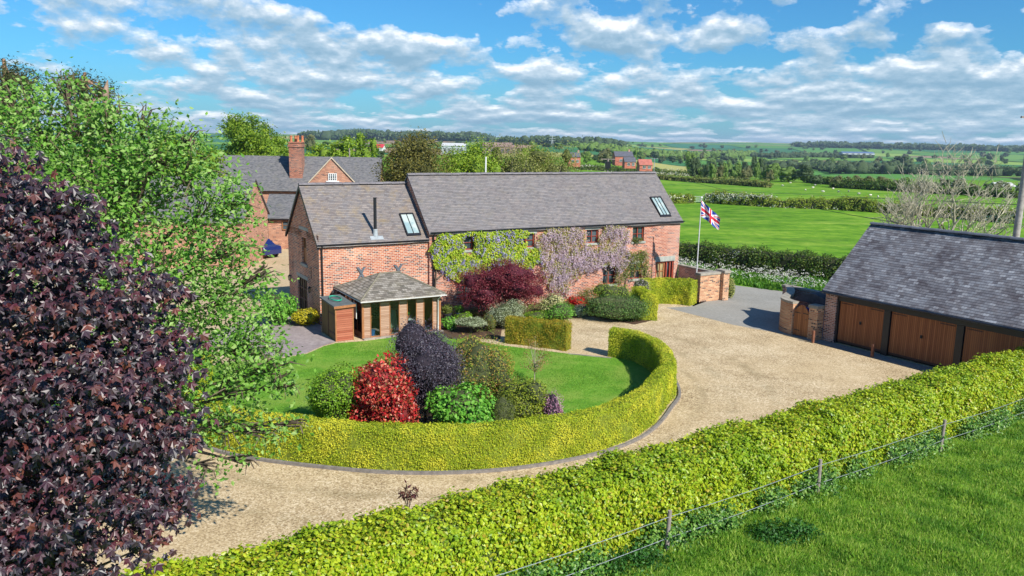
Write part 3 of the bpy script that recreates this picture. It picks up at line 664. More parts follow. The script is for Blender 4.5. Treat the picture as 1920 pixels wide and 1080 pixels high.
# left wing walls
gholes = [(2.25, 3.15, 2.85, 4.66), (2.35, 4.15, 0.03, 1.98), (1.40, 1.58, 2.2, 2.8), (5.05, 5.22, 2.1, 2.65)]
s = Soup()
holed_wall(s, 0, LA, 0, EA, 0, .3, [])
# gable wall on x=0 (faces left): build as holed wall in rotated space
g = Soup(); holed_wall(g, -DA, 0, 0, EA, 0, .3, [(-b, -a, c, d) for a, b, c, d in gholes])
V = np.concatenate(g.V); V2 = np.stack([V[:, 1], -V[:, 0], V[:, 2]], 1); s.V.append(V2)
for a, b, c in zip(g.L, g.S, g.Mi): s.L.append(a+s.n); s.S.append(b); s.Mi.append(c)
s.n += len(V2)
s.add([(0, DA, EA), (0, 0, EA), (0, DA/2, RA_-.05)], [(0, 1, 2)])
s.quad((LA, DA, 0), (0, DA, 0), (0, DA, EA), (LA, DA, EA))
s.build('wall', BRICK, house)
s = Soup()   # dark sheet behind the gable openings, unlit interior put into its colour
s.quad((.3, 0.3, 0), (.3, DA-.3, 0), (.3, DA-.3, EA), (.3, .3, EA)); s.build('dark_backing', DEEP, house)
# main range walls
wins = [(8.15, 9.35, 3.5, 4.32), (11.75, 12.85, 3.45, 4.27), (16.55, 17.45, 3.48, 4.32), (20.11, 21.03, 3.42, 4.36), (7.75, 8.85, .95, 2.02), (17.9, 18.9, .8, 1.95), (20.0, 20.98, 1.0, 2.0)]
s = Soup(); holed_wall(s, LA, LA+LB, 0, EB, OB, .22, wins+[(22.13, 23.66, 0, 2.0)])
s.add([(LA, OB+DB, 0), (LA, OB, 0), (LA, OB, EB), (LA, OB+DB/2, RB_-.05), (LA, OB+DB, EB)], [(0, 1, 2, 3, 4)])
s.add([(LA+LB, OB, 0), (LA+LB, OB+DB, 0), (LA+LB, OB+DB, EB), (LA+LB, OB+DB/2, RB_-.05), (LA+LB, OB, EB)], [(0, 1, 2, 3, 4)])
s.quad((LA+LB, OB+DB, 0), (LA, OB+DB, 0), (LA, OB+DB, EB), (LA+LB, OB+DB, EB))
s.build('wall', BRICK_R, house)
s = Soup(); s.quad((LA+.3, OB+.6, 0), (LA+LB-.3, OB+.6, 0), (LA+LB-.3, OB+.6, EB), (LA+.3, OB+.6, EB)); s.build('dark_backing', DEEP, house)  # dark sheet standing in for the unlit rooms behind the windows
def roof(x0, x1, y0, y1, ze, zr, mat, parent, oh=.2, th=.09, name='roof', sag=0.012):
    """two slopes with small irregularities, thick edges"""
    s = Soup(); ym = (y0+y1)/2; k = (zr-ze)/((y1-y0)/2); rr = random.Random(x0*7+zr)
    nx = max(2, int((x1-x0)/.6)); ns = 8
    for side in (0, 1):
        V = []
        for i in range(nx+1):
            x = x0+(x1-x0)*i/nx
            for j in range(ns+1):
                t = j/ns; y = (y0-oh+(ym-y0+oh)*t) if side == 0 else (y1+oh-(y1+oh-ym)*t)
                z = ze-k*oh+(zr-ze+k*oh)*t
                V.append((x, y, z))
        m = ns+1; Fq = [(i*m+j, (i+1)*m+j, (i+1)*m+j+1, i*m+j+1) for i in range(nx) for j in range(ns)]
        if side: Fq = [f[::-1] for f in Fq]
        s.add(V, Fq); n0 = len(V)
        Vb = [(a, b, c-th) for a, b, c in V]; Fb = [(i*m, (i)*m+1, (i)*m+1, i*m) for i in range(0)]
        # eave edge and verge edges
        for i in range(nx):
            a, b = V[i*m], V[(i+1)*m]; q = [a, (a[0], a[1], a[2]-th), (b[0], b[1], b[2]-th), b]; s.add(q, [(0, 1, 2, 3) if not side else (3, 2, 1, 0)])
        for xi in (0, nx):
            for j in range(ns):
                a, b = V[xi*m+j], V[xi*m+j+1]; q = [a, b, (b[0], b[1], b[2]-th), (a[0], a[1], a[2]-th)]
                s.add(q, [(0, 1, 2, 3) if (xi == 0) == (side == 0) else (3, 2, 1, 0)])
    o = s.build(name, mat, parent); me = o.data; co = np.zeros(len(me.vertices)*3, np.float32); me.vertices.foreach_get('co', co); co = co.reshape(-1, 3)
    dy = np.abs(co[:, 1]-ym); inner = sstep(0, .5, dy)
    co[:, 2] += inner*sag*(np.sin(co[:, 0]*1.9+dy*3)+np.sin(co[:, 0]*.7+dy*5)+.6*np.sin(co[:, 0]*3.7+dy*2)); me.vertices.foreach_set('co', co.ravel()); me.update()
    return o
def ridge_tiles(x0, x1, ym, z, mat, parent, L=.46, r=.13):
    s = Soup(); n = int((x1-x0)/L); L = (x1-x0)/n; rr = random.Random(3)
    for i in range(n):
        a = x0+i*L; b = a+L-.012; dz = rr.uniform(-.008, .008); V = []
        for x, q in ((a, r), (b, r*1.07)):
            for k in range(7):
                t = pi*(.08+.84*k/6); V.append((x, ym-q*1.15*cos(t), z+dz-.075+q*sin(t)))
        s.add(V, [(k, k+1, 7+k+1, 7+k) for k in range(6)]+[tuple(range(6, -1, -1)), tuple(range(7, 14))])
    return s.build('ridge_tiles', mat, parent)
roof(-.12, LA+.0, 0, DA, EA+.05, RA_, ROOF, house, .16); ridge_tiles(-.12, LA, DA/2, RA_+.03, RIDGE, house)
roof(LA-.08, LA+LB+.12, OB, OB+DB, EB+.05, RB_, ROOF_B, house, .18); ridge_tiles(LA-.08, LA+LB+.1, OB+DB/2, RB_+.03, RIDGE, house)
def gutter(x0, x1, y, z, mat, parent, r=.06):
    s = Soup(); V = []
    for x in (x0, x1):
        for k in range(7): t = pi+pi*k/6; V.append((x, y+r*cos(t), z+r*sin(t)))
        for k in range(7): t = pi+pi*(6-k)/6; V.append((x, y+(r-.012)*cos(t), z+(r-.012)*sin(t)))
    s.add(V, [(k, (k+1) % 14, 14+(k+1) % 14, 14+k) for k in range(14)]+[tuple(range(13, -1, -1)), tuple(range(14, 28))])
    return s.build('gutter', mat, parent)
gutter(-.12, LA-.02, -.20, EA-.05, GUTTER, house); gutter(LA-.02, LA+LB+.14, OB-.24, EB-.06, GUTTER, house)
s = Soup(); s.tube([(.13, -.2, EA-.1), (.13, -.08, EA-.32), (.13, -.07, .05)], .045); s.build('downpipe', BLACK, house)
s = Soup(); s.tube([(6.30, OB-.22, EB-.1), (6.30, OB-.08, EB-.35), (6.30, OB-.07, .05)], .045); s.build('downpipe', BLACK, house)
# bargeboard strip on the left gable
s = Soup()
for sg in (0, 1):
    ya, yb = (-.16, DA/2) if sg == 0 else (DA+.16, DA/2)
    k = (RA_-EA-.05)/(DA/2); za = EA+.05-k*.16
    s.add([(-.13, ya, za-.22), (-.13, yb, RA_-.22), (-.13, yb, RA_-.09), (-.13, ya, za-.09), (-.02, ya, za-.22), (-.02, yb, RA_-.22), (-.02, yb, RA_-.09), (-.02, ya, za-.09)],
          [(0, 1, 2, 3), (7, 6, 5, 4), (0, 4, 5, 1), (3, 2, 6, 7)])
s.build('bargeboard', BLACK, house)
def window(parent, x0, x1, z0, z1, y, fm, gm=GLASS, bars=1, hb=1, fw_=.06, lintel=None, sill=None, name='window'):
    s = Soup(); t = .06
    s.box(x0, x1, y, y+t, z0, z0+fw_); s.box(x0, x1, y, y+t, z1-fw_, z1); s.box(x0, x0+fw_, y+.001, y+t, z0+fw_, z1-fw_); s.box(x1-fw_, x1, y+.001, y+t, z0+fw_, z1-fw_)
    for i in range(bars):
        c = x0+(x1-x0)*(i+1)/(bars+1); s.box(c-fw_*.45, c+fw_*.45, y-.004, y+t, z0+fw_, z1-fw_)
    for i in range(hb):
        c = z0+(z1-z0)*(i+1)/(hb+1); s.box(x0+fw_, x1-fw_, y+.006, y+t-.01, c-.014, c+.014)
    f = s.build(name, fm, parent)
    g = Soup(); g.box(x0+.03, x1-.03, y+t+.004, y+t+.012, z0+.03, z1-.03); g.build('pane', gm, f)
    if lintel: l = Soup(); l.box(x0-lintel, x1+lintel, y-.125, y+.05, z1+.002, z1+.17); l.build('lintel', STONE, f)
    if sill: l = Soup(); l.box(x0-sill, x1+sill, y-.17, y+.03, z0-.12, z0-.002); l.build('sill', STONE, f)
    return f
for i, (a, b, c, d) in enumerate(wins): window(house, a+.005, b-.005, c+.005, d-.005, OB+.10, WOODR, bars=1, hb=1, lintel=.14 if i < 4 else .08, sill=.12)
# entrance porch recess with half glazed door and side light
def rect_door():
    s = Soup(); y = OB+.12
    s.box(22.2, 22.97, y, y+.05, .05, .85); s.box(22.2, 22.29, y, y+.05, .85, 1.95); s.box(22.88, 22.97, y, y+.05, .85, 1.95); s.box(22.29, 22.88, y, y+.05, 1.86, 1.95)
    s.box(22.56, 22.61, y, y+.05, .85, 1.86); s.box(22.29, 22.88, y+.003, y+.045, 1.32, 1.37)
    d = s.build('door', WOODO, house); g = Soup(); g.box(22.25, 22.93, y+.055, y+.06, .8, 1.9); g.build('pane', GLASS_Y, d)
    h = Soup(); h.tube([(22.92, y-.02, 1.0), (22.92, y-.05, 1.0), (22.84, y-.05, 1.0)], .012, 6); h.build('handle', BLACK, d)
    s = Soup()
    for a in (22.14, 23.02, 23.32, 23.56): s.box(a, a+.09, OB+.04, OB+.2, 0, 1.99)
    s.box(22.23, 23.56, OB+.05, OB+.2, 1.93, 1.995); f = s.build('door_frame', WOODR, house)
    g = Soup(); g.box(23.11, 23.32, OB+.15, OB+.16, .1, 1.93); g.box(23.41, 23.56, OB+.15, OB+.16, .1, 1.93); g.build('pane', GLASS, f)
    s = Soup(); s.box(22.05, 23.72, OB-.03, OB+.05, 2.002, 2.32); s.build('lintel', STONE, house)
rect_door()
# gable openings (faces -x)
def gable_part(name, mat, boxes, parent=house):
    s = Soup()
    for b in boxes: s.box(*b)
    return s.build(name, mat, parent)
gable_part('lintel', STONE, [(-.02, .06, 1.85, 3.6, 4.665, 4.83)])
w_ = gable_part('window', WOODO, [(.10, .16, 2.26, 2.33, 2.86, 4.65), (.10, .16, 3.07, 3.14, 2.86, 4.65), (.105, .155, 2.33, 3.07, 4.58, 4.65), (.105, .155, 2.33, 3.07, 3.6, 3.68), (.09, .16, 2.68, 2.73, 3.68, 4.58), (.12, .15, 2.33, 3.07, 2.86, 3.6)])
gable_part('pane', GLASS, [(.165, .17, 2.3, 3.1, 3.6, 4.62)], w_)
gable_part('sill', STONE, [(-.06, .08, 2.1, 3.35, 2.70, 2.845)])
gable_part('lintel', STONE, [(-.02, .06, 2.15, 4.35, 1.985, 2.18)])
fd = gable_part('french_door', WOODD, [(.08, .14, a, a+.07, .04, 1.95) for a in (2.37, 2.78, 3.18, 3.27, 3.66, 4.07)]+[(.085, .135, 2.44, 4.07, z, z+.07) for z in (.04, .75, 1.35, 1.88)])
gable_part('pane', GLASS_Y, [(.145, .15, 2.4, 4.12, .06, 1.93)], fd)
gable_part('vent_slit', BLACK, [(.12, .14, 1.41, 1.57, 2.21, 2.79)]); gable_part('vent_slit', BLACK, [(.12, .14, 5.06, 5.21, 2.11, 2.64)])
def wall_lamp(x, y, z, parent, nx=-1, ny=0):
    s = Soup(); s.tube([(x, y, z+.12), (x+nx*.12, y+ny*.12, z+.16)], .015, 6); c = (x+nx*.13, y+ny*.13, z)
    s.lathe([(.02, .2), (.03, .17), (.09, .10), (.085, .09)], c, 6); s.lathe([(.06, -.14), (.02, -.16), (.055, -.12)], c, 6)
    for k in range(6): a = 2*pi*k/6; s.tube([(c[0]+.075*cos(a), c[1]+.075*sin(a), c[2]+.09), (c[0]+.055*cos(a), c[1]+.055*sin(a), c[2]-.13)], .008, 4)
    o = s.build('wall_lamp', BLACK, parent); g = Soup(); g.lathe([(.05, -.12), (.068, .085)], c, 6); g.build('lamp_glass', CLEAR, o)
wall_lamp(0, 5.5, 1.65, house); wall_lamp(0, 1.45, 1.62, house); wall_lamp(.62, -.05, 1.62, house, 0, -1)
# cross shaped tie plates
def xplate(cx, cz, hw, hh):
    s = Soup(); n = 7
    for sg in (-1, 1):
        P = []
        for i in range(n):
            t = -1+2*i/(n-1); P.append((cx+sg*hw*(t*.75+.25*t**3), -.045+.004*sg, cz+hh*t))
        for i in range(n-1):
            a, b = P[i], P[i+1]; w = .07
            s.add([(a[0]-w, a[1], a[2]), (a[0]+w, a[1], a[2]), (b[0]+w, b[1], b[2]), (b[0]-w, b[1], b[2]), (a[0]-w, a[1]+.03, a[2]), (a[0]+w, a[1]+.03, a[2]), (b[0]+w, b[1]+.03, b[2]), (b[0]-w, b[1]+.03, b[2])], [(0, 1, 2, 3), (0, 3, 7, 4), (1, 5, 6, 2), (3, 2, 6, 7), (0, 4, 5, 1)])
    s.tube([(cx, -.09, cz), (cx, 0, cz)], .04, 8); s.build('tie_plate', plain('iron_grey', (.10, .12, .14), .6, .2), house)
xplate(2.23, 2.58, .20, .34); xplate(4.32, 2.58, .20, .34)
# flue
kA = (RA_-EA-.05)/(DA/2)
def zA(y): return EA+.05+kA*y
fl = thing('flue', '', ''); bpy.data.objects.remove(fl)
s = Soup(); zb = zA(.24); s.tube([(3.14, .24, zb+.15), (3.14, .24, zb+1.95)], .085, 14); s.lathe([(.075, 0), (.10, .0), (.10, .03), (.03, .03)], (3.14, .24, zb+1.95), 14); flue = s.build('flue', BLACK, house, smooth=False)
s = Soup(); s.lathe([(.16, -.12), (.13, .1), (.115, .3), (.10, .32)], (3.14, .24, zb), 14); s.build('flue_collar', LEAD, flue)
s = Soup(); q = .012
for (a, b, y0, y1) in ((2.80, 3.52, .0, .16),): s.add([(a, y0, zA(y0)+.03), (b, y0, zA(y0)+.03), (b, y1, zA(y1)+.03), (a, y1, zA(y1)+.03), (a, y0, zA(y0)), (b, y0, zA(y0)), (b, y1, zA(y1)), (a, y1, zA(y1))], [(0, 1, 2, 3), (0, 4, 5, 1), (1, 5, 6, 2), (3, 7, 4, 0)])
s.build('flashing', LEAD, flue)
def skylight(x0, x1, ya, yb, zf, nb):
    def P(x, y, up): return (x, y-up*.69, zf(y)+up*.72)
    def slab(s, a, b, c, d, u0, u1):
        s.add([P(a, c, u0), P(b, c, u0), P(b, d, u0), P(a, d, u0), P(a, c, u1), P(b, c, u1), P(b, d, u1), P(a, d, u1)], [(0, 3, 2, 1), (4, 5, 6, 7), (0, 1, 5, 4), (1, 2, 6, 5), (2, 3, 7, 6), (3, 0, 4, 7)])
    s = Soup(); e = .06
    slab(s, x0-e, x1+e, ya-.12, ya, 0, .06); slab(s, x0-e, x1+e, yb, yb+.06, 0, .10); slab(s, x0-e, x0, ya, yb, 0, .10); slab(s, x1, x1+e, ya, yb, 0, .10)
    for i in range(nb): c = x0+(x1-x0)*(i+1)/(nb+1); slab(s, c-.015, c+.015, ya, yb, .05, .085)
    o = s.build('skylight', BLACK, house)
    g = Soup(); slab(g, x0, x1, ya+.0, yb, .02, .05); g.build('pane', SKYG, o)
SKYG, nt_, p_, _o = newmat('skylight_glass'); p_.inputs['Base Color'].default_value = (.50, .60, .58, 1); p_.inputs['Roughness'].default_value = .12; p_.inputs['Specular IOR Level'].default_value = .9
v_ = noise(nt_, coords(nt_, 'Object'), 2.0, 2); nt_.links.new(ramp(nt_, v_, [(.4, (.26, .36, .37)), (.6, (.44, .50, .47))]), p_.inputs['Base Color'])
skylight(4.96, 5.66, .22, 1.22, zA, 1)
kB = (RB_-EB-.05)/(DB/2)
skylight(22.5, 23.28, .0+.1, 1.12, lambda y: EB+.05+kB*(y-OB), 2)
s = Soup(); s.tube([(24.0, OB+DB/2, RB_), (24.0, OB+DB/2, RB_+1.0)], .02, 6)
for k in range(4): s.tube([(23.86+.09*k, OB+DB/2-.28, RB_+.95), (23.86+.09*k, OB+DB/2+.28, RB_+.95)], .008, 4)
s.tube([(23.7, OB+DB/2, RB_+.95), (24.3, OB+DB/2, RB_+.95)], .012, 4); s.build('aerial', LEAD, house)

# ------------------------------------------------------------------ garden room
gr = thing('garden_room', 'timber clad garden room with hipped slate roof against the house wall', 'garden room', (*HP(0.95, -3.85), 0), PSI)
GW, GD, GH = 4.05, 3.82, 1.92
s = Soup(); gx = [.40, 1.39, 2.31, 3.20]; gwid = .45
edges = [0.0]+[v for g_ in gx for v in (g_, g_+gwid)]+[GW]
for i in range(0, len(edges), 2): s.box(edges[i]+.04, edges[i+1]-.04, .02, .07, .05, GH-.12)
s.build('cladding', BOARD, gr)
s = Soup()
for g_ in gx:
    s.box(g_-.04, g_, 0, .09, .05, GH-.12); s.box(g_+gwid, g_+gwid+.04, 0, .09, .05, GH-.12); s.box(g_, g_+gwid, .01, .08, .05, .10); s.box(g_, g_+gwid, .01, .08, GH-.17, GH-.12)
s.box(-.06, .04, -.01, .09, .0, GH-.12); s.box(GW-.04, GW+.06, -.01, .09, 0, GH-.12); s.build('frame', WOODO, gr)
for g_ in gx:
    s = Soup(); s.box(g_, g_+gwid, .035, .042, .1, GH-.17); s.build('pane', CLEAR, gr)
s = Soup(); s.box(-.12, GW+.12, -.06, .12, GH-.118, GH+.02); s.box(-.12, .0, .12, GD, GH-.118, GH+.02); s.box(GW, GW+.12, .12, GD, GH-.118, GH+.02); s.build('fascia', WOODD, gr)
s = Soup(); s.box(GW, GW+.06, .09, GD, 0, GH-.12); s.build('side_wall', plain('red_boards', (.32, .08, .05), .6), gr)
s = Soup()
for y in (.09, .7, 1.4, 2.1, 2.8, 3.5): s.box(-.06, .0, y, y+.07, 0, GH-.12)
s.box(-.06, 0, .16, GD, .0, .3); s.build('side_frame', WOODD, gr)
s = Soup(); s.box(-.035, -.03, .16, GD, .3, GH-.12); s.build('pane', CLEAR, gr)
s = Soup(); s.box(.05, GW-.05, .15, GD, .0, .05); s.build('floor', PAVING, gr)
s = Soup(); s.box(-.06, GW+.1, -.25, -.05, .0, .06); s.build('step', COPING, gr)
s = Soup(); s.rbox((-.22, .55, 1.35), (.03, .42, .75), .0, 0); ow = s.build('open_window', WHITE, gr); ow.rotation_euler = (0, 0, 0)
# hip roof
ez = GH+.05; x0, x1, y0, y1 = -.22, GW+.2, -.32, GD-.02; ym = 1.88; rz = 2.86; ra, rb = 1.6, 2.6
def hip(s, th=.0):
    A, B, C_, D = (x0, y0, ez), (x1, y0, ez), (x1, y1, ez), (x0, y1, ez); R1, R2 = (ra, ym, rz), (rb, ym, rz)
    s.quad(A, B, R2, R1); s.quad(C_, D, R1, R2); s.add([D, A, R1], [(0, 1, 2)]); s.add([B, C_, R2], [(0, 1, 2)])
    lo = [(p[0], p[1], ez-.05) for p in (A, B, C_, D)]; up_ = [A, B, C_, D]
    for i in range(4): j = (i+1) % 4; s.quad(lo[i], lo[j], up_[j], up_[i])
    s.quad(lo[3], lo[2], lo[1], lo[0])
s = Soup(); hip(s); s.build('roof', ROOF_S, gr)
s = Soup()
for a, b in (((x0, y0, ez), (ra, ym, rz)), ((x1, y0, ez), (rb, ym, rz)), ((x0, y1, ez), (ra, ym, rz)), ((x1, y1, ez), (rb, ym, rz)), ((ra, ym, rz), (rb, ym, rz))):
    s.tube([np.array(a)+(0, 0, .0), np.array(b)+(0, 0, .01)], .045, 6)
s.build('hip_tiles', plain('hip_tile', (.20, .18, .13), .8, .3, 5), gr)
s = Soup(); s.box(x0-.02, x1+.02, y0-.07, y0-.0, ez-.085, ez-.045); s.build('gutter', plain('white_gutter', (.62, .60, .57), .4, .08), gr)
s = Soup(); s.tube([(x1-.3, y0-.05, ez-.1), (x1-.32, -.07, ez-.3), (x1-.32, -.07, .05)], .03, 8); s.build('downpipe', WHITE, gr)
s = Soup(); s.box(x0, x0+.04, y0-.0, y1, ez-.085, ez-.052); s.build('bargeboard', WHITE, gr)
# things inside the garden room
def pot(name, label, P, r, h, mat, foliage=None, cat='plant pot', fol=None, leaf=.06, n=260, fh=None, parentrot=0):
    t = thing(name, label, cat, (float(P[0]), float(P[1]), float(P[2])))
    s = Soup(); s.lathe([(r*.7, 0), (r, h*.9), (r*1.1, h*.9), (r*1.1, h), (r*.95, h), (r*.9, h*.93)], (0, 0, 0), 14); s.build('pot', mat, t, smooth=False)
    if foliage:
        fh = fh or r*2; bl = [(0, 0, h+fh*.42, r*1.2, r*1.2, fh*.5)]; q = shrub_mesh(bl, n, leaf, T_LEAF, .6); q.build('foliage', [foliage, foliage], t, uv=False)
    return t
TERRA = plain('terracotta', (.50, .17, .08), .8, .2); BLKPOT = plain('black_pot', (.03, .03, .04), .5, .2)
GREEN1 = leafmat('green_leaves', [(.05, .16, .015), (.10, .28, .02), (.18, .36, .03)], .4, .3, .4)
def grp(x, y, z=0.055): q = HP(.95+x, -3.85+y); return (q[0], q[1], z)
pot('potted_plant', 'terracotta pot with a pale plant behind the second garden room window', grp(1.52, .45), .14, .22, TERRA, leafmat('pale_plant', [(.4, .42, .3), (.6, .6, .45)], .5, .3), leaf=.05, n=160)
pot('potted_plant', 'small green plant on the garden room table behind the third window', grp(2.5, .5, .70), .10, .16, TERRA, GREEN1, leaf=.06, n=160)
s = Soup(); s.box(-.35, .6, -.25, .25, .60, .64)
tb = thing('table', 'low table with a pale cloth inside the garden room', 'table', grp(2.45, .5), PSI); s.build('table_top', WHITE, tb)
for a, b in ((-.3, -.2), (-.3, .2), (.55, -.2), (.55, .2)): l = Soup(); l.box(a-.02, a+.02, b-.02, b+.02, 0, .598); l.build('leg', WHITE, tb)
s = Soup(); s.lathe([(.10, 0), (.14, .26), (.155, .27)], (0, 0, 0), 14); tag(s.build('bucket', plain('blue_plastic', (.04, .16, .42), .35), None, grp(.60, .4)), 'blue bucket on the floor behind the first garden room window', 'bucket')
pot('potted_plant', 'orange flowering plant on a yellow stand behind the first garden room window', grp(.48, .38, .055), .06, .72, plain('yellow_stand', (.62, .42, .05), .5), leafmat('orange_bloom', [(.7, .22, .05), (.8, .35, .12), (.2, .25, .05)], .5, .3), leaf=.07, n=180, fh=.38)
def curtain(cx, lab):
    s = Soup(); V = []; k = 20
    for j, z in enumerate((.1, .6, 1.15)):
        for i in range(k+1): V.append((cx+(i/k-.5)*.62*(1.1-.18*j), .75+.05*sin(i*1.6+j*.4), z))
    s.add(V, [(j*(k+1)+i, j*(k+1)+i+1, (j+1)*(k+1)+i+1, (j+1)*(k+1)+i) for j in range(2) for i in range(k)]); q = s.build('covered_chair', plain('pale_teal_cloth', (.34, .46, .44), .8, .1), None, (*HP(.95, -3.85), 0), PSI); tag(q, lab, 'chair cover')
curtain(1.75, 'pale teal cloth draped over a chair behind the second garden room window')

# ------------------------------------------------------------------ shed with hose
sh = thing('shed', 'small red clad timber shed with felt roof at the house corner', 'shed', (*HP(-.38, -3.72), 0), PSI)
SW, SD = .88, 2.2
s = Soup(); s.box(.0, SW, 0, .03, .02, 1.66); s.box(SW-.03, SW, .03, SD, .02, 1.66); s.box(.03, SW-.03, SD-.03, SD, .02, 1.66); s.build('wall', BOARD_R, sh)
s = Soup(); s.box(-.001, .03, .031, SD-.001, .02, 1.66); d = s.build('door', SHEDDOOR, sh)
s = Soup(); s.box(-.02, -.002, 1.08, 1.12, .05, 1.6); s.box(-.02, -.002, .1, 1.0, .3, .38); s.box(-.02, -.002, .1, 1.0, 1.25, 1.33); s.build('brace', WOODD, d)
s = Soup(); s.box(-.012, .05, -.012, .05, 0, 1.67); s.box(SW-.04, SW+.012, -.012, .04, 0, 1.67); s.build('corner_post', WOODO, sh)
s = Soup(); s.add([(-.08, -.1, 1.665), (SW+.08, -.1, 1.70), (SW+.08, SD+.05, 1.78), (-.08, SD+.05, 1.745), (-.08, -.1, 1.73), (SW+.08, -.1, 1.765), (SW+.08, SD+.05, 1.845), (-.08, SD+.05, 1.81)], [(0, 3, 2, 1), (4, 5, 6, 7), (0, 1, 5, 4), (1, 2, 6, 5), (2, 3, 7, 6), (3, 0, 4, 7)]); s.build('roof', FELT, sh)
s = Soup(); s.add([(-.09, -.125, 1.62), (SW+.09, -.125, 1.655), (SW+.09, -.105, 1.655), (-.09, -.105, 1.62), (-.09, -.125, 1.74), (SW+.09, -.125, 1.775), (SW+.09, -.105, 1.775), (-.09, -.105, 1.74)], [(0, 3, 2, 1), (4, 5, 6, 7), (0, 1, 5, 4), (1, 2, 6, 5), (2, 3, 7, 6), (3, 0, 4, 7)]); s.build('fascia', WOODO, sh)
s = Soup(); s.tube([(.42+.27*(1-i*.0006)*cos(i*.35), 1.25+.55*sin(i*.35), 1.845+.0009*i+.02*sin(i*.35)) for i in range(54)], .016, 6)
tag(s.build('garden_hose', plain('green_hose', (.02, .36, .22), .4, .1), None, (*HP(-.38, -3.72), 0), PSI), 'coiled green hose lying on the shed roof', 'hose')

# ------------------------------------------------------------------ garage
GL = 13.6
ga = thing('garage', 'brick garage with slate roof and a row of brown timber doors', 'garage', (GX[0], GX[1], 0), GPSI)
s = Soup(); s.box(0, .62, -.0, .45, 0, 2.42); s.box(0, .3, .45, 6.5, 0, 2.42); s.box(.3, GL, 6.2, 6.5, 0, 2.42); s.box(GL-.3, GL, 0, 6.2, 0, 2.42)
s.add([(0.001, 6.5, 2.4), (0.001, 0, 2.4), (0.001, 3.25, 5.6)], [(0, 1, 2)]); s.add([(GL, 0, 2.4), (GL, 6.5, 2.4), (GL, 3.25, 5.6)], [(0, 1, 2)]); s.build('wall', BRICK_G, ga)
roof(-.12, GL+.1, 0, 6.5, 2.72, 5.72, ROOF_G, ga, .2, .10); ridge_tiles(-.12, GL+.1, 3.25, 5.76, RIDGE_G, ga)
gutter(-.14, GL+.1, -.27, 2.52, GUTTER_B, ga, .065)
s = Soup(); s.box(.62, GL-.3, .10, .26, 2.13, 2.55); s.box(-.1, GL, -.19, -.16, 2.42, 2.56); s.box(-.1, GL, -.16, .1, 2.5, 2.52); s.build('beam', BLACK, ga)
bays = [(.72, 3.14), (3.46, 6.55), (6.87, 9.95), (10.27, 13.2)]
for i, (a, b) in enumerate(bays):
    s = Soup(); s.box(a+.03, b-.03, .16, .20, .10, 2.12); d = s.build('door', GDOOR, ga)
    for n_, bx in (('kickboard', (a+.03, b-.03, .145, .158, .10, .20)), ('lift_arm', (a+.1, a+.75, .14, .158, 2.02, 2.06)), ('lift_arm', (b-.75, b-.1, .14, .158, 2.02, 2.06))):
        s = Soup(); s.box(*bx); s.build(n_, WOODD, d)
    s = Soup(); cx = (a+b)/2; s.box(cx-.05, cx+.05, .12, .158, 1.18, 1.32); s.tube([(cx, .12, 1.25), (cx, .08, 1.25), (cx+.06, .08, 1.2)], .014, 6); s.build('handle', BLACK, d)
for a in (.62, 3.14, 6.55, 9.95, 13.2):
    w = .09 if a == .62 else .32; s = Soup(); s.box(a+.002, a+w, .08, .28, 0, 2.128); s.build('post', BLACK, ga)
s = Soup(); s.box(.7, GL-.3, .3, .32, .0, 2.12); s.build('dark_backing', DEEP, ga)  # dark sheet standing in for the shade behind the doors
for i, (x, y, w_, l_) in enumerate(((14.92, 38.57, 0, 'short brown timber post in front of the brick gate pier'), (16.73, 36.01, 0, 'short brown timber post before the first garage door'), (19.03, 34.12, 0, 'short brown timber post before the second garage door beside the hedge'))):
    s = Soup(); s.box(-.05, .05, -.05, .05, 0, .62); s.box(-.055, .055, -.055, .055, .52, .58)
    tag(s.build('timber_post', WOODD if 0 else plain('brown_post', (.20, .08, .045), .7), None, (x, y, .0), .4), l_, 'post', 'short timber posts along the garage apron')

# ------------------------------------------------------------------ brick yard walls
yw = thing('garden_wall', 'reddish brick yard wall with end pier beside the flagpole', 'wall', (*HX, 0), PSI)
s = Soup(); s.box(24.05, 24.3, -3.55, OB-.02, 0, 1.62); s.build('wall', BRICK_G, yw)
s = Soup(); s.box(24.0, 24.35, -3.55, OB-.02, 1.623, 1.72); s.build('coping', COPING, yw)
s = Soup(); s.box(22.45, 24.13, -4.0, -3.56, 0, 1.66); s.build('wall', BRICK_Y, yw)
s = Soup(); s.box(22.40, 24.13, -4.05, -3.552, 1.662, 1.80); s.build('coping', COPING, yw)
s = Soup(); s.box(24.13, 24.62, -4.25, -3.56, 0, 1.72); s.build('pier', BRICK_Y, yw)
s = Soup(); s.box(24.133, 24.68, -4.31, -3.5, 1.722, 1.90); s.build('coping', COPING, yw)

cw = thing('garden_wall', 'curved brick wall sweeping up to the arched gate by the garage', 'wall', (*GX, 0), GPSI)
def curved(P, th, z0, z1, mat, name, parent, zf=None):
    P = smoothp(resample(P, .12), 8); O = offs(P, th); n = len(P); s = Soup()
    zt = [zf(i/(n-1)) if zf else z1 for i in range(n)]
    V = [(*P[i], z0) for i in range(n)]+[(*P[i], zt[i]) for i in range(n)]+[(*O[i], zt[i]) for i in range(n)]+[(*O[i], z0) for i in range(n)]
    Fq = []
    for i in range(n-1): Fq += [(i, i+1, n+i+1, n+i)[::-1], (n+i, n+i+1, 2*n+i+1, 2*n+i)[::-1], (2*n+i, 2*n+i+1, 3*n+i+1, 3*n+i)[::-1]]
    Fq += [(0, n, 2*n, 3*n)[::-1], (n-1, 2*n-1, 3*n-1, 4*n-1)]; s.add(V, Fq); return s.build(name, mat, parent)
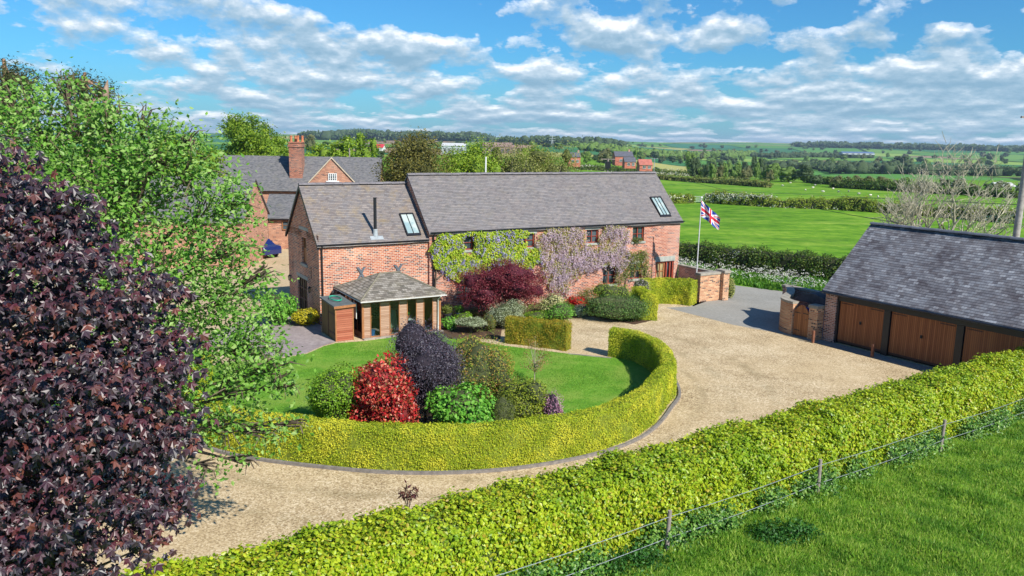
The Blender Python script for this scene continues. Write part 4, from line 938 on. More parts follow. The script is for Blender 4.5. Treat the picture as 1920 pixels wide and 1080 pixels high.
cpts = [(-1.5, -.52), (-1.95, -.50), (-2.45, -.28), (-2.85, .1), (-3.15, .7), (-3.5, 1.4), (-4.1, 2.2), (-4.9, 3.0)]
curved(cpts, -.34, 0, 1.62, BRICK_Y, 'wall', cw)
cp2 = offs(smoothp(resample(cpts, .12), 8), .04); curved([tuple(p) for p in cp2], -.42, 1.622, 1.74, COPING, 'coping', cw)
s = Soup(); s.box(-5.2, -.0, 3.1, 3.4, 0, 1.62); s.build('back_wall', BRICK_G, cw)
s = Soup(); s.box(-5.25, -.0, 3.05, 3.45, 1.622, 1.74); s.build('coping', COPING, cw)
s = Soup(); s.box(-.56, -.04, -.46, .02, 0, 1.60); s.build('pier', BRICK_Y, cw)
s = Soup(); s.box(-.60, -.04, -.50, .06, 1.602, 1.76); s.build('coping', COPING, cw)
gt = thing('arched_gate', 'brown boarded garden gate with an arched top between brick piers', 'gate', (*GP(-1.48, -.42), 0), GPSI)
n = 12; poly = [(.02, .06)]+[(.9, .06)]+[(.9-.88*i/n, 1.28+.36*sin(pi*i/n)) for i in range(n+1)]
s = Soup(); s.prism(poly, 'y', 0, .05); s.build('gate_panel', GATEW, gt)
s = Soup(); s.box(.05, .4, -.012, -.002, 1.2, 1.24); s.box(.55, .86, -.012, -.002, 1.22, 1.26); s.box(.05, .4, -.012, -.002, .3, .34); s.build('hinge', BLACK, gt)
s = Soup(); s.tube([(.80, -.01, .95), (.80, -.05, .95), (.74, -.05, .95)], .012, 6); s.build('handle', BLACK, gt)
ls = thing('log_store', 'low brick store with rounded dark felt roof behind the arched gate', 'store', (*GP(-2.5, .75), 0), GPSI)
s = Soup(); s.box(0, 2.3, 0, 1.3, 0, 1.58); s.build('wall', brickmat('brick_dark', (.20, .07, .05), (.30, .13, .10), (.26, .2, .18)), ls)  # shade on this brickwork is put into its darker brick colour
n = 12; poly = [(-.05, 1.585)]+[(2.35, 1.585)]+[(2.35-2.4*i/n, 1.60+.48*sin(pi*i/n)**.8 if 0 < i < n else 1.6) for i in range(n+1)]
s = Soup(); s.prism(poly, 'y', -.06, 1.36); s.build('roof', plain('dark_felt', (.055, .055, .065), .8, .3, 4), ls)
s = Soup(); V = []; k = 10
for j in range(6):
    for i in range(k+1): V.append((i*.12, j*.12, 1.42+.05*sin(i*1.3+j*.8)-.02*j))
s.add(V, [(j*(k+1)+i, j*(k+1)+i+1, (j+1)*(k+1)+i+1, (j+1)*(k+1)+i) for j in range(5) for i in range(k)])
s.box(.05, 1.15, .05, .55, 0, 1.33)
tag(s.build('tarpaulin', plain('blue_tarp', (.03, .12, .62), .35, .1), None, (*GP(-1.25, -.02), 0), GPSI), 'bright blue tarpaulin over a stack just behind the arched gate', 'tarpaulin')

# flagpole and flag
FP = W(1306, 509, 48.8)[:2]; pole_top = W(1315.5, 372, FP[1])
fp = thing('flagpole', 'tall white flagpole rising behind the yard wall', 'flagpole', (FP[0], FP[1], 0))
dx = pole_top[0]-FP[0]; zt = pole_top[2]
s = Soup(); s.tube([(0, 0, 0), (dx*.25, 0, zt*.4), (dx, 0, zt)], [.042, .036, .026], 10); s.build('pole', plain('pale_grey_pole', (.55, .55, .56), .4, .08), fp)
s = Soup(); s.lathe([(.01, -.06), (.06, -.03), (.06, .03), (.01, .06)], (dx, 0, zt+.05), 12); s.build('finial', WHITE, fp)
def jack(u, v):      # u 0..2, v 0..1
    U, Vv = u-1, v-.5
    if abs(Vv) < .1 or abs(U) < .1: return 0
    if abs(Vv) < .167 or abs(U) < .167: return 1
    for sg in (1, -1):
        dd = (sg*U*.5-Vv)*2/sqrt(5)*1.0
        q = dd if (U > 0) == (sg > 0) else dd
        # counterchanged saltire
        off = q*(1 if U*sg > 0 else -1)
        a = abs(dd)
        if a < .1:
            side = dd if U < 0 else -dd
            if sg == -1: side = -side
            return 0 if -.067 < side < 0 else 1
    return 2
s = Soup(); nu, nv = 96, 48; V = []
ht_, fly, sw = .97, 1.62, .60
for j in range(nv+1):
    for i in range(nu+1):
        u = i/nu; v = j/nv
        wv = .10*sin(u*9+v*1.5)*u**.5+.04*sin(u*17+2+v*3)
        V.append((u*fly*.70, -u*.22+wv, -u*fly*(.55+.1*u)+(v-1)*ht_*(1-.22*u)+.05*sin(u*7+v*2)*u))
V = np.array(V)
for j in range(nv):
    for i in range(nu):
        a = j*(nu+1)+i
        s.L.append(np.array([a, a+1, a+nu+2, a+nu+1])); s.S.append(np.array([4])); s.Mi.append(np.array([jack((i+.5)/nu*2, (j+.5)/nv)]))
s.V.append(V); s.n = len(V)
fr = plain('flag_red', (.62, .02, .04), .7, .05); fw2 = plain('flag_white', (.80, .80, .82), .7, .03); fb = plain('flag_blue', (.02, .05, .36), .7, .05)
tag(s.build('flag', [fr, fw2, fb], None, (float(FP[0]+dx*.97), float(FP[1]), float(zt-.12)), 0, smooth=True), 'red white and blue union flag drooping from the flagpole', 'flag')

# ------------------------------------------------------------------ fence
fe = thing('wire_fence', 'post and wire fence with grey posts along the lime hedge', 'fence', (*FL(0), 0))
fpos = [G(878, 1105, 0)[:2]-0, G(1249, 1040, 0)[:2], G(1532, 933, 0)[:2], G(1762, 850, 0)[:2], G(1918, 792, 0)[:2]]
fpos = [FL(-11.6), FL(-5.6)]+fpos[1:4]+[FL(18.4), FL(24.6)]
for i, p in enumerate(fpos):
    s = Soup(); q = p-FL(0); le = [.02, -.02, .03, .0, .04, 0, .02][i]
    s.tube([(q[0], q[1], 0), (q[0]+le, q[1], 1.12)], [.055, .05], 10); s.build('post', POST, fe)
for z in (.98, .45):
    P = []
    for i in range(len(fpos)-1):
        a, b = fpos[i]-FL(0), fpos[i+1]-FL(0)
        for k in range(12):
            t = k/12; P.append((a[0]+(b[0]-a[0])*t, a[1]+(b[1]-a[1])*t-.05, z-.05*sin(pi*t)))
    s = Soup(); s.tube(P, .0085, 5); s.build('wire', WIRE, fe)

# ------------------------------------------------------------------ near field grass
def grass(name, label, sampler, n, h0, h1, mat, clump=1.6, lay=.5, seed=1, wfac=1.0, z=0.0):
    rng = np.random.default_rng(seed); P = sampler(rng, n); x, y = P[:, 0], P[:, 1]
    cl = (np.sin(x*clump+1.3*np.sin(y*clump*.8))+np.sin(y*clump*1.4+np.sin(x*clump*1.1+2)))*.25+.5
    hh = (h0+(h1-h0)*np.clip(cl+rng.normal(size=len(x))*.2, 0, 1.3))
    nn = rnd_unit(len(x), rng); nn[:, 2] *= .35
    s = Soup(); pts = np.stack([x, y, np.full(len(x), z)], 1); td = np.tile([0.15, .0, 1.0], (len(x), 1)); td[:, :2] += rng.normal(size=(len(x), 2))*lay
    nrm = unit(np.cross(rnd_unit(len(x), rng), unit(td)))
    tv, tf = T_BLADE; tv = tv*np.array([wfac, 1, 1]); leaves(s, pts, nrm, hh, (tv, tf), 0, 0, rng, tdir=td*2)
    return tag(s.build(name, mat, uv=False), label, kind='stuff')
GRASS = leafmat('meadow_grass', [(.15, .33, .03), (.24, .46, .04), (.38, .58, .06), (.56, .66, .15), (.30, .52, .05)], .5, .50, .25, 1.5, (.07, .22, .02), .7)
def samp_field(rng, n):
    out = []; tot = 0
    while tot < n:
        a = rng.uniform(-16, 24, n); b = -rng.random(n)**.85*16+.35
        P = FA+a[:, None]*FD+b[:, None]*FN; d = P[:, 1]*cos(PITCH)+CAM_H*sin(PITCH)
        px = 960+F_PX*P[:, 0]/d; vy = 540-F_PX*((-CAM_H)*cos(PITCH)+P[:, 1]*sin(PITCH))/d
        k = (px > -60) & (px < 1990) & (vy < 1130) & (P[:, 1] > 8); out.append(P[k]); tot += k.sum()
    return np.concatenate(out)[:n]
grass('meadow_grass', 'tufted bright green meadow grass in front of the wire fence', samp_field, 230000, .04, .23, GRASS, clump=2.6, wfac=1.1)
def samp_poly(poly):
    poly = np.array(poly); mn, mx = poly.min(0), poly.max(0)
    def f(rng, n):
        out = []; tot = 0
        while tot < n:
            P = rng.uniform(mn, mx, (n, 2)); ins = np.zeros(n, bool); j = len(poly)-1
            for i in range(len(poly)):
                a, b = poly[i], poly[j]; c = ((a[1] > P[:, 1]) != (b[1] > P[:, 1])) & (P[:, 0] < (b[0]-a[0])*(P[:, 1]-a[1])/(b[1]-a[1]+1e-9)+a[0]); ins ^= c; j = i
            out.append(P[ins]); tot += ins.sum()
        return np.concatenate(out)[:n]
    return f
LGRASS = leafmat('lawn_grass', [(.07, .19, .015), (.12, .28, .02), (.18, .35, .03), (.24, .38, .05)], .5, .3, .2, .8, (.10, .20, .02), .4)
grass('lawn_grass', 'short mown blades of the garden lawn', samp_poly(lawn_pts), 90000, .02, .045, LGRASS, .9, .6, 5, 2.4, .018)

NETTLE = leafmat('weed_leaves', [(.02, .08, .01), (.04, .15, .02), (.07, .20, .03)], .5, .3)
def weed(px, py, w, h, lab, n):
    P = G(px, py, 0); rng = np.random.default_rng(px); bl = [(0, 0, h*.3, w*.5, w*.4, h*.6), (w*.3, .1, h*.25, w*.35, w*.3, h*.45), (-w*.3, -.1, h*.25, w*.35, w*.3, h*.5)]
    s = shrub_mesh(bl, n, .085, T_LEAF, 0, rng, .7, outw=.4); tag(s.build('weed_clump', NETTLE, None, (P[0], P[1], 0), uv=False), lab, 'weeds')
weed(1470, 1010, 1.5, .5, 'dark leafy weed clump in the grass right of the nearest fence posts', 1500)
weed(1360, 830+160, .7, .3, 'small dark weed tuft just in front of the fence wire', 300)
weed(1175, 1065, 1.6, .55, 'dark nettle growth under the hedge by the nearest full fence post', 1500)

rgw = np.random.default_rng(14); a_ = rgw.uniform(-13, 22, 7000); b_ = rgw.normal(.28, .22, 7000); ok = (np.sin(a_*1.3)+np.sin(a_*3.1+2)+rgw.normal(size=7000)*.5) > -.2; a_, b_ = a_[ok], b_[ok]
Pw = FA+a_[:, None]*FD+b_[:, None]*FN; Qw = np.repeat(np.c_[Pw, rgw.random(len(Pw))**1.3*.62], 6, 0)+rgw.normal(size=(len(Pw)*6, 3))*.07; Qw[:, 2] = np.maximum(Qw[:, 2], .03)
s = Soup(); leaves(s, Qw, rnd_unit(len(Qw), rgw)*.6+np.array([.3, -.6, .6]), .075, T_WIDE, 0, .3, rgw)
tag(s.build('hedge_bottom_growth', leafmat('ivy_and_nettle', [(.03, .10, .015), (.07, .19, .02), (.14, .30, .04), (.26, .40, .08)], .4, .3, .4), uv=False), 'dark green ivy and nettles growing along the foot of the hedge', kind='stuff')
P = W(765, 940, 17.7); rgx = np.random.default_rng(2); s = Soup(); ns_ = 7
for k in range(ns_):
    a = 2*pi*k/ns_; e = np.array([cos(a)*.24, sin(a)*.2, .26+.05*(k % 3)]); s.tube([(0, 0, -.25), e*.5+(0, 0, .03), e], [.008, .006, .004], 5, 1)
    q = e[None]*rgx.uniform(.35, 1.05, (14, 1)); leaves(s, q, rnd_unit(14, rgx)+np.array([0, -.4, .7]), .13, T_LONG, 0, .1, rgx)
tag(s.build('sapling_tip', [leafmat('copper_leaf', [(.06, .02, .02), (.14, .05, .03), (.09, .03, .04)], .4, .25), BARK_D], None, tuple(float(v) for v in P), uv=False), 'small dark copper leaved sapling tip poking above the lime hedge', 'sapling')
# ------------------------------------------------------------------ front island shrubs
def LM(name, *cols, **k): return leafmat(name, list(cols), **k)
m_green = LM('bright_small_leaf', (.10, .24, .012), (.20, .38, .02), (.32, .48, .04))
m_red = LM('photinia_red', (.32, .008, .016), (.55, .02, .03), (.66, .08, .05), (.12, .10, .03), (.48, .02, .035), (.66, .30, .18), rough=.35, trans=.2)
m_dark = LM('dark_purple_leaf', (.035, .030, .045), (.068, .060, .082), (.14, .13, .165), (.07, .038, .052), (.10, .092, .12), rough=.4, trans=.15)
m_pier = LM('pieris_leaf', (.10, .20, .02), (.22, .34, .03), (.42, .46, .07), (.50, .22, .06), (.14, .26, .02), (.55, .30, .10))
m_broad = LM('broad_green_leaf', (.07, .26, .02), (.16, .42, .04), (.28, .55, .08))
m_ball = LM('yellow_green_leaf', (.14, .22, .02), (.28, .36, .03), (.44, .46, .05))
m_olive = LM('olive_leaf', (.07, .11, .015), (.13, .18, .02), (.22, .25, .04))
m_pink = LM('pink_shrub', (.20, .12, .08), (.68, .30, .50), (.80, .48, .64), (.36, .10, .20), (.74, .40, .58))
m_redc = plain('photinia_core', (.16, .02, .02), .9, .4, 10); m_core = plain('shrub_core', (.05, .06, .02), .9, .4, 10); m_cored = plain('shrub_core_dark', (.02, .014, .022), .9, .3, 10)
shrub('green_bush', 'bright green small leaved bush left of the red photinia', 'bush', 628, 25.2, 104, 678, m_green, 9000, .06, T_WIDE, m_core, seed=1)
shrub('photinia_bush', 'tall red leaved photinia bush inside the curved hedge', 'bush', 716, 25.2, 126, 662, m_red, 9500, .11, T_LEAF, m_redc, seed=2, outw=.5, shell=.28)
shrub('green_bush', 'dark green bush with orange tipped shoots right of the purple tree', 'bush', 900, 27.3, 118, 626, m_pier, 8500, .085, T_LONG, m_core, seed=3, outw=.5)
shrub('green_bush', 'low broad leaved mid green bush just behind the hedge', 'bush', 866, 24.7, 122, 718, m_broad, 3800, .115, T_WIDE, m_core, seed=4)
shrub('round_bush', 'clipped yellow green ball bush near the lawn', 'bush', 985, 25.8, 88, 704, m_ball, 6000, .05, T_WIDE, m_core, seed=5, lump=.04)
shrub('round_bush', 'small dull olive mound between two larger bushes', 'bush', 941, 24.9, 60, 733, m_olive, 4200, .04, T_LEAF, m_core, seed=6, lump=.05)
shrub('flowering_bush', 'small pink flowered shrub at the end of the island bed', 'bush', 1036, 25.6, 42, 728, m_pink, 2200, .06, T_LONG, m_cored, seed=7)
shrub('low_bush', 'thin brownish green shrub behind the yellow green ball', 'bush', 945, 27.2, 70, 690, m_olive, 2200, .06, T_LEAF, m_core, seed=8)
# the dark purple acer
def small_tree(name, label, cat, px, Y, wpx, top, crown_base, mat, nc, per, cr, size, tmpl, bark=BARK, trunk_r=.06, seed=3, droop=.3, core=0, core_mat=None, nb=7, dpt=1.0, lean=0, group=None, flat=.6, zb=0):
    rng = np.random.default_rng(seed); P = W(px, top, Y); w = wpx*pxm(P); h = P[2]-zb; cb = crown_base; t = thing(name, label, cat, (P[0]-lean, P[1], zb), 0, group)
    bl = [(lean, 0, (cb+h)/2, w*.38, w*.38*dpt, (h-cb)*.48)]
    for i in range(nb):
        a = 2*pi*i/nb+rng.random(); zz = cb+(h-cb)*rng.uniform(.2, .8); f = .30 if zz < cb+(h-cb)*.6 else .20
        bl.append((lean+cos(a)*w*f, sin(a)*w*f*dpt, zz, w*rng.uniform(.17, .25), w*rng.uniform(.17, .25)*dpt, (h-cb)*rng.uniform(.15, .24)))
    s = Soup()
    if core:
        for i, b in enumerate(bl): s.ball(b[:3], np.array(b[3:])*core, 1, .2, i, 12, 8)
    Pq, Nn, C = clustered(bl, nc, per, cr, rng, .5, flat); leaves(s, Pq, Nn, size, tmpl, 0, droop, rng); s.build('crown', [mat, core_mat or mat], t, uv=False)
    s = Soup(); top_ = np.array([lean*.7, 0, cb+(h-cb)*.35]); s.tube([(0, 0, 0), (lean*.3, 0, cb*.6), top_], [trunk_r*1.3, trunk_r, trunk_r*.6], 8)
    for c in C[:: max(1, nc//26)]:
        st = np.array([lean*.35, 0, cb*.75+rng.uniform(0, .35)*(h-cb)]); md = (st+c)/2+np.array([0, 0, -.06*np.linalg.norm(c-st)])+rng.normal(size=3)*.05*w*.2
        s.tube([st, md, c], [trunk_r*.45, trunk_r*.28, trunk_r*.1], 5)
    s.build('trunk', bark, t); return t
small_tree('purple_shrub_tree', 'dark purple black leaved shrub tree in the island bed', 'shrub', 797, 26.2, 146, 600, .35, m_dark, 640, 50, .15, .075, T_LONG, seed=4, nb=9, core=.72, core_mat=m_cored, trunk_r=.05, droop=.6)
m_sap = LM('sapling_leaf', (.40, .16, .07), (.22, .28, .05), (.50, .26, .12))
small_tree('sapling', 'thin young tree with sparse copper leaves on the lawn', 'tree', 1004, 31.0, 60, 628, .5, m_sap, 40, 20, .10, .06, T_LEAF, trunk_r=.022, bark=BARK_P, seed=6)

# ------------------------------------------------------------------ plants along the house front
def hb(px, t):      # depth at house-local offset t for that pixel column
    k = (px-960)/F_PX; best = None
    for s_ in np.arange(-3, 27, .05):
        q = HP(s_, t); d = q[1]*cos(PITCH)+(CAM_H-1)*sin(PITCH); e = abs(q[0]/d-k)
        if best is None or e < best[0]: best = (e, q[1])
    return best[1]
def gb(px, base, wpx):     # depth of a bush whose front foot shows at row 'base'
    P = G(px, base, 0); return float(P[1]+.42*wpx*pxm(P))
m_jap = LM('red_acer_leaf', (.08, .008, .018), (.16, .015, .030), (.25, .03, .05), (.12, .010, .02), (.42, .13, .12), rough=.45, trans=.3)
small_tree('japanese_maple', 'wide deep red Japanese maple in front of the wisteria wall', 'tree', 946, gb(946, 606, 60), 190, 480, .35, m_jap, 620, 46, .15, .07, T_LEAF, seed=9, core=.45, core_mat=plain('acer_core', (.07, .01, .02), .9), dpt=.6, trunk_r=.07, droop=.5, nb=17)
m_silver = LM('silver_variegated', (.20, .26, .12), (.36, .42, .24), (.52, .56, .38), trans=.2)
m_cream = LM('cream_flower', (.55, .52, .22), (.70, .66, .36), (.35, .42, .10))
m_glau = LM('glaucous', (.10, .20, .14), (.18, .30, .22), (.28, .40, .32), trans=.15)
m_redf = LM('red_azalea', (.65, .01, .01), (.80, .03, .02), (.5, .01, .02))
m_dgreen = LM('dark_green_leaf', (.03, .09, .015), (.07, .16, .03), (.13, .24, .05), (.20, .30, .08))
m_ygreen = LM('yellow_green_shrub', (.14, .24, .02), (.26, .38, .03), (.42, .50, .06))
m_gold = LM('golden_leaf', (.50, .42, .02), (.68, .58, .03), (.34, .34, .02))
shrub('silver_bush', 'round silvery variegated bush behind the short yellow hedge', 'bush', 949, gb(949, 622, 68), 68, 562, m_silver, 5000, .055, T_LEAF, m_core, seed=11)
shrub('grey_green_bush', 'low flat grey green bush beside the silvery bush', 'bush', 884, gb(884, 630, 58), 58, 596, m_silver, 2600, .06, T_LEAF, m_core, seed=12, stem=.35)
shrub('conifer', 'small bronze gold conifer between grey and silvery bushes', 'conifer', 918, gb(918, 624, 24), 24, 588, m_pier, 1200, .05, T_LONG, m_core, seed=13)
shrub('green_bush', 'bright leafy clump beside the garden room downpipe', 'bush', 842, gb(842, 621, 26), 26, 592, m_broad, 900, .08, T_WIDE, m_core, seed=14)
shrub('green_bush', 'bright green perennial clump beside the pots', 'bush', 868, gb(868, 612, 34), 34, 586, m_green, 1200, .07, T_WIDE, m_core, seed=15)
shrub('cream_flower_bush', 'shrub covered in cream flower heads beside the red maple', 'bush', 1034, gb(1034, 594, 44), 44, 548, m_cream, 1800, .08, T_WIDE, m_core, seed=16)
shrub('green_bush', 'glossy broad leaved green bush beside the gravel path end', 'bush', 1052, gb(1052, 606, 54), 54, 568, m_broad, 2000, .10, T_LONG, m_core, seed=17)
shrub('green_bush', 'low yellow green perennial patch left of the glossy bush', 'bush', 1008, gb(1008, 603, 52), 52, 584, m_green, 1600, .07, T_LEAF, m_core, seed=18)
shrub('azalea_bush', 'low bright red azalea in front of the house wall', 'bush', 1085, gb(1085, 584, 40), 40, 556, m_redf, 1500, .07, T_WIDE, m_core, seed=19)
shrub('round_bush', 'blue green clipped ball at the gravel edge', 'bush', 1090, gb(1090, 598, 32), 32, 569, m_glau, 2600, .035, T_LEAF, m_core, seed=20, lump=.02, nb=0)
shrub('golden_bush', 'small olive gold bush right of the blue green ball', 'bush', 1111, gb(1111, 594, 22), 22, 565, m_ball, 1000, .05, T_LEAF, m_core, seed=21)
shrub('dark_bush', 'large spreading dark green bush at the gravel corner', 'bush', 1162, gb(1162, 612, 118), 118, 553, m_dgreen, 9000, .07, T_LEAF, m_core, seed=22, depth=2.0, nb=8)
shrub('green_bush', 'yellow green bush rising behind the dark green bush', 'bush', 1150, gb(1150, 592, 74), 74, 529, m_ygreen, 4500, .07, T_LEAF, m_core, seed=23)
shrub('climbing_shrub', 'thin green wall shrub left of the yellow green bush', 'bush', 1104, hb(1104, -.9), 46, 534, m_olive, 900, .07, T_LEAF, m_core, seed=24, core=0, shell=.8)
shrub('flowering_bush', 'pale lilac flowering shrub by the lower window', 'bush', 1203, gb(1203, 572, 30), 30, 520, LM('pale_lilac', (.12, .20, .06), (.45, .38, .45), (.60, .52, .58), (.10, .18, .06)), 1000, .07, T_LEAF, m_core, seed=25)
shrub('golden_bush', 'bright yellow foliage bush at the foot of the gable', 'bush', 571, float(HP(-.9, .6)[1]), 54, 578, m_gold, 2600, .075, T_WIDE, m_core, seed=26)
shrub('green_bush', 'large leaved green bush beside the gable french door', 'bush', 522, float(HP(-2.6, 1.5)[1]), 62, 548, m_broad, 2600, .11, T_WIDE, m_core, seed=27)
shrub('round_bush', 'upright clipped variegated bush beside the brick pier', 'bush', 1371, 49.9, 19, 519, LM('variegated', (.12, .20, .04), (.40, .44, .10), (.6, .56, .2)), 1800, .06, T_LEAF, m_core, seed=28, lump=.03, nb=2)
pot('potted_plant', 'black tub with trailing plant left by the house wall', (*G(838, 602, 0)[:2], .02), .26, .42, BLKPOT, m_olive, leaf=.08, n=500)
pot('potted_plant', 'blue black tub by the house wall right of the other tub', (*G(860, 599, 0)[:2], .02), .22, .38, plain('blue_pot', (.03, .05, .09), .4), GREEN1, leaf=.07, n=350)

rgc = np.random.default_rng(8); Q = samp_poly([tuple(HP(6.2, -.1)), tuple(HP(21.8, -.3))] + g2((1224, 560), (1226, 598), (1188, 606), (1110, 592), (1070, 597), (1000, 602), (944, 610), (936, 632), (900, 628), (850, 606)))(rgc, 2600)
kk = (np.sin(Q[:, 0]*2.2)+np.sin(Q[:, 1]*2.9+1)+rgc.normal(size=len(Q))*.4) > -.3; Q = Q[kk]; Qr = np.repeat(np.c_[Q, rgc.uniform(.05, .26, len(Q))], 8, 0)+rgc.normal(size=(len(Q)*8, 3))*np.array([.09, .09, .04]); Qr[:, 2] = np.maximum(Qr[:, 2], .035)
s = Soup(); leaves(s, Qr, rnd_unit(len(Qr), rgc)*.6+np.array([0, -.2, .9]), .07, T_LEAF, 0, 0, rgc); tag(s.build('ground_cover', LM('ground_cover_leaf', (.06, .14, .02), (.14, .25, .03), (.26, .34, .06), (.20, .10, .06)), uv=False), 'low mixed ground cover plants in the house bed', kind='stuff')
# climbers: wisteria over the front wall
def climber(name, label, patches, leaf, nleaf, lsize, tm, fl, nfl, fsize, stems, holes, thick=.28, seed=1, racemes=0):
    rng = np.random.default_rng(seed); t = thing(name, label, 'climber', (*HP(0, OB-.02), 0), PSI)
    A = np.array(patches, float); ar = A[:, 2]*A[:, 3]; k = rng.choice(len(A), nleaf*3, p=ar/ar.sum()); an = rng.random(nleaf*3)*2*pi; rr = np.sqrt(rng.random(nleaf*3))
    lx = A[k, 0]+A[k, 2]*rr*np.cos(an)*(1+.12*np.sin(5*an+k)); lz = A[k, 1]+A[k, 3]*rr*np.sin(an)*(1+.12*np.sin(4*an+2*k))
    ok = (lz < 4.62) & (lz > .3)
    for h in holes: ok &= ~((lx > h[0]-.02) & (lx < h[1]+.02) & (lz > h[2]) & (lz < h[3]+.04))
    lx, lz = lx[ok][:nleaf], lz[ok][:nleaf]; n = len(lx)
    bulk = .5+.5*np.sin(lx*2.3+np.sin(lz*2.7))*np.sin(lz*3.1+1)
    ly = -(.05+thick*rng.random(n)*(.35+.65*bulk))
    P = np.stack([lx, ly, lz], 1); Nn = np.tile([0, -1., .55], (n, 1))+rnd_unit(n, rng)*.7
    s = Soup(); leaves(s, P, Nn, lsize, tm, 0, 1.2, rng); s.build('foliage', leaf, t, uv=False)
    s = Soup(); ci = rng.choice(n, nfl, replace=False); C = P[ci]; C[:, 1] = -.16-thick*rng.random(nfl)*.8
    per = 16; cnt = racemes or per
    L = rng.uniform(.18, .42, nfl)
    tt = rng.random((nfl, cnt)); Q = np.repeat(C, cnt, 0); Q[:, 2] -= (tt*L[:, None]).ravel(); wd_ = (.075*(1-.7*tt)).ravel()
    Q[:, :2] += rng.normal(size=(len(Q), 2))*wd_[:, None]
    leaves(s, Q, rnd_unit(len(Q), rng)+np.array([0, -.8, .2]), fsize, T_WIDE, 0, 0, rng); s.build('flowers', fl, t, uv=False)
    s = Soup()
    for st in stems: s.tube([(a, -.06, b) for a, b in st], [.05*(1-i/len(st)*.6) for i in range(len(st))], 6)
    s.build('stem', BARK, t); return t
wl = LM('wisteria_leaf', (.16, .30, .015), (.30, .44, .02), (.46, .56, .04), (.55, .55, .06))
wf = LM('wisteria_lilac', (.26, .22, .52), (.38, .33, .66), (.52, .46, .74), trans=.3)
wf2 = LM('wisteria_mauve', (.46, .33, .40), (.64, .49, .54), (.76, .63, .64), (.40, .32, .50), (.62, .48, .36), trans=.3)
wl2 = LM('wisteria_young_leaf', (.24, .26, .05), (.38, .36, .09), (.46, .38, .15))
wh = wins[:4]
climber('wisteria', 'green leaved wisteria with hanging lilac flowers on the left of the house front',
        [(7.1, 3.5, 1.0, 1.15), (8.0, 2.6, 1.1, .75), (9.6, 3.5, 1.0, 1.05), (10.8, 3.6, 1.3, 1.0), (12.3, 3.0, .9, .8), (9.5, 2.4, 1.6, .7), (11.5, 2.5, 1.2, .6), (8.8, 4.35, 1.2, .28), (11.0, 4.3, 1.6, .3)],
        wl, 15000, .13, T_LEAF, wf, 300, .055, [[(6.45, 0), (6.4, 1.5), (6.5, 3.0), (7.2, 4.2)], [(6.5, 2.0), (8, 3.1), (10, 3.0), (12.5, 3.4)]], [(8.2, 8.75, 3.55, 4.33), (12.25, 12.95, 3.45, 4.3)], seed=3)
# long lilac racemes at the left end
climber('wisteria', 'mauve blossom covered wisteria on the middle of the house front',
        [(14.0, 3.5, 1.1, 1.1), (15.4, 3.4, 1.2, 1.15), (14.2, 2.2, 1.0, 1.0), (15.4, 2.2, 1.3, .8), (14.6, 1.2, .75, .8), (17.2, 2.6, 1.6, .6), (18.5, 3.6, 1.1, 1.0), (19.0, 2.6, .9, .8), (16.6, 2.7, 1.2, .7), (18.6, 4.2, 1.1, .4), (14.8, 4.2, 1.7, .4)],
        wl2, 9000, .10, T_LEAF, wf2, 1400, .055, [[(18.2, 0), (18.15, 1.2), (18.4, 2.6), (19, 3.5)], [(18.2, 1.6), (17, 2.6), (15, 3.0), (13.8, 3.4)], [(15.0, .3), (14.6, 2.0), (14.2, 3.5)]], [(16.5, 17.3, 3.46, 4.35)], seed=5)
climber('climbing_rose', 'sparse green climbing rose around the right hand windows',
        [(19.9, 1.9, .5, .9), (20.9, 2.1, .5, .8), (20.4, 2.6, .9, .3), (19.2, 1.5, .5, .7), (21.3, 1.3, .35, .7)],
        m_olive, 2200, .08, T_LEAF, LM('rose_bud', (.5, .42, .2), (.62, .5, .4)), 60, .04, [[(19.6, 0), (19.7, 1.5), (20.3, 2.6), (21.0, 2.4)], [(21.3, 0), (21.2, 1.4), (20.8, 2.2)]], [], thick=.35, seed=8)
s = Soup(); tag(shrub('window_box', 'small flower box under the upper right hand window', 'window box', 1195, hb(1195, OB-.25), 22, 443, m_olive, 260, .07, T_LEAF, m_core, z0=float(3.28), seed=31, core=.4, depth=.25, nb=2), None)

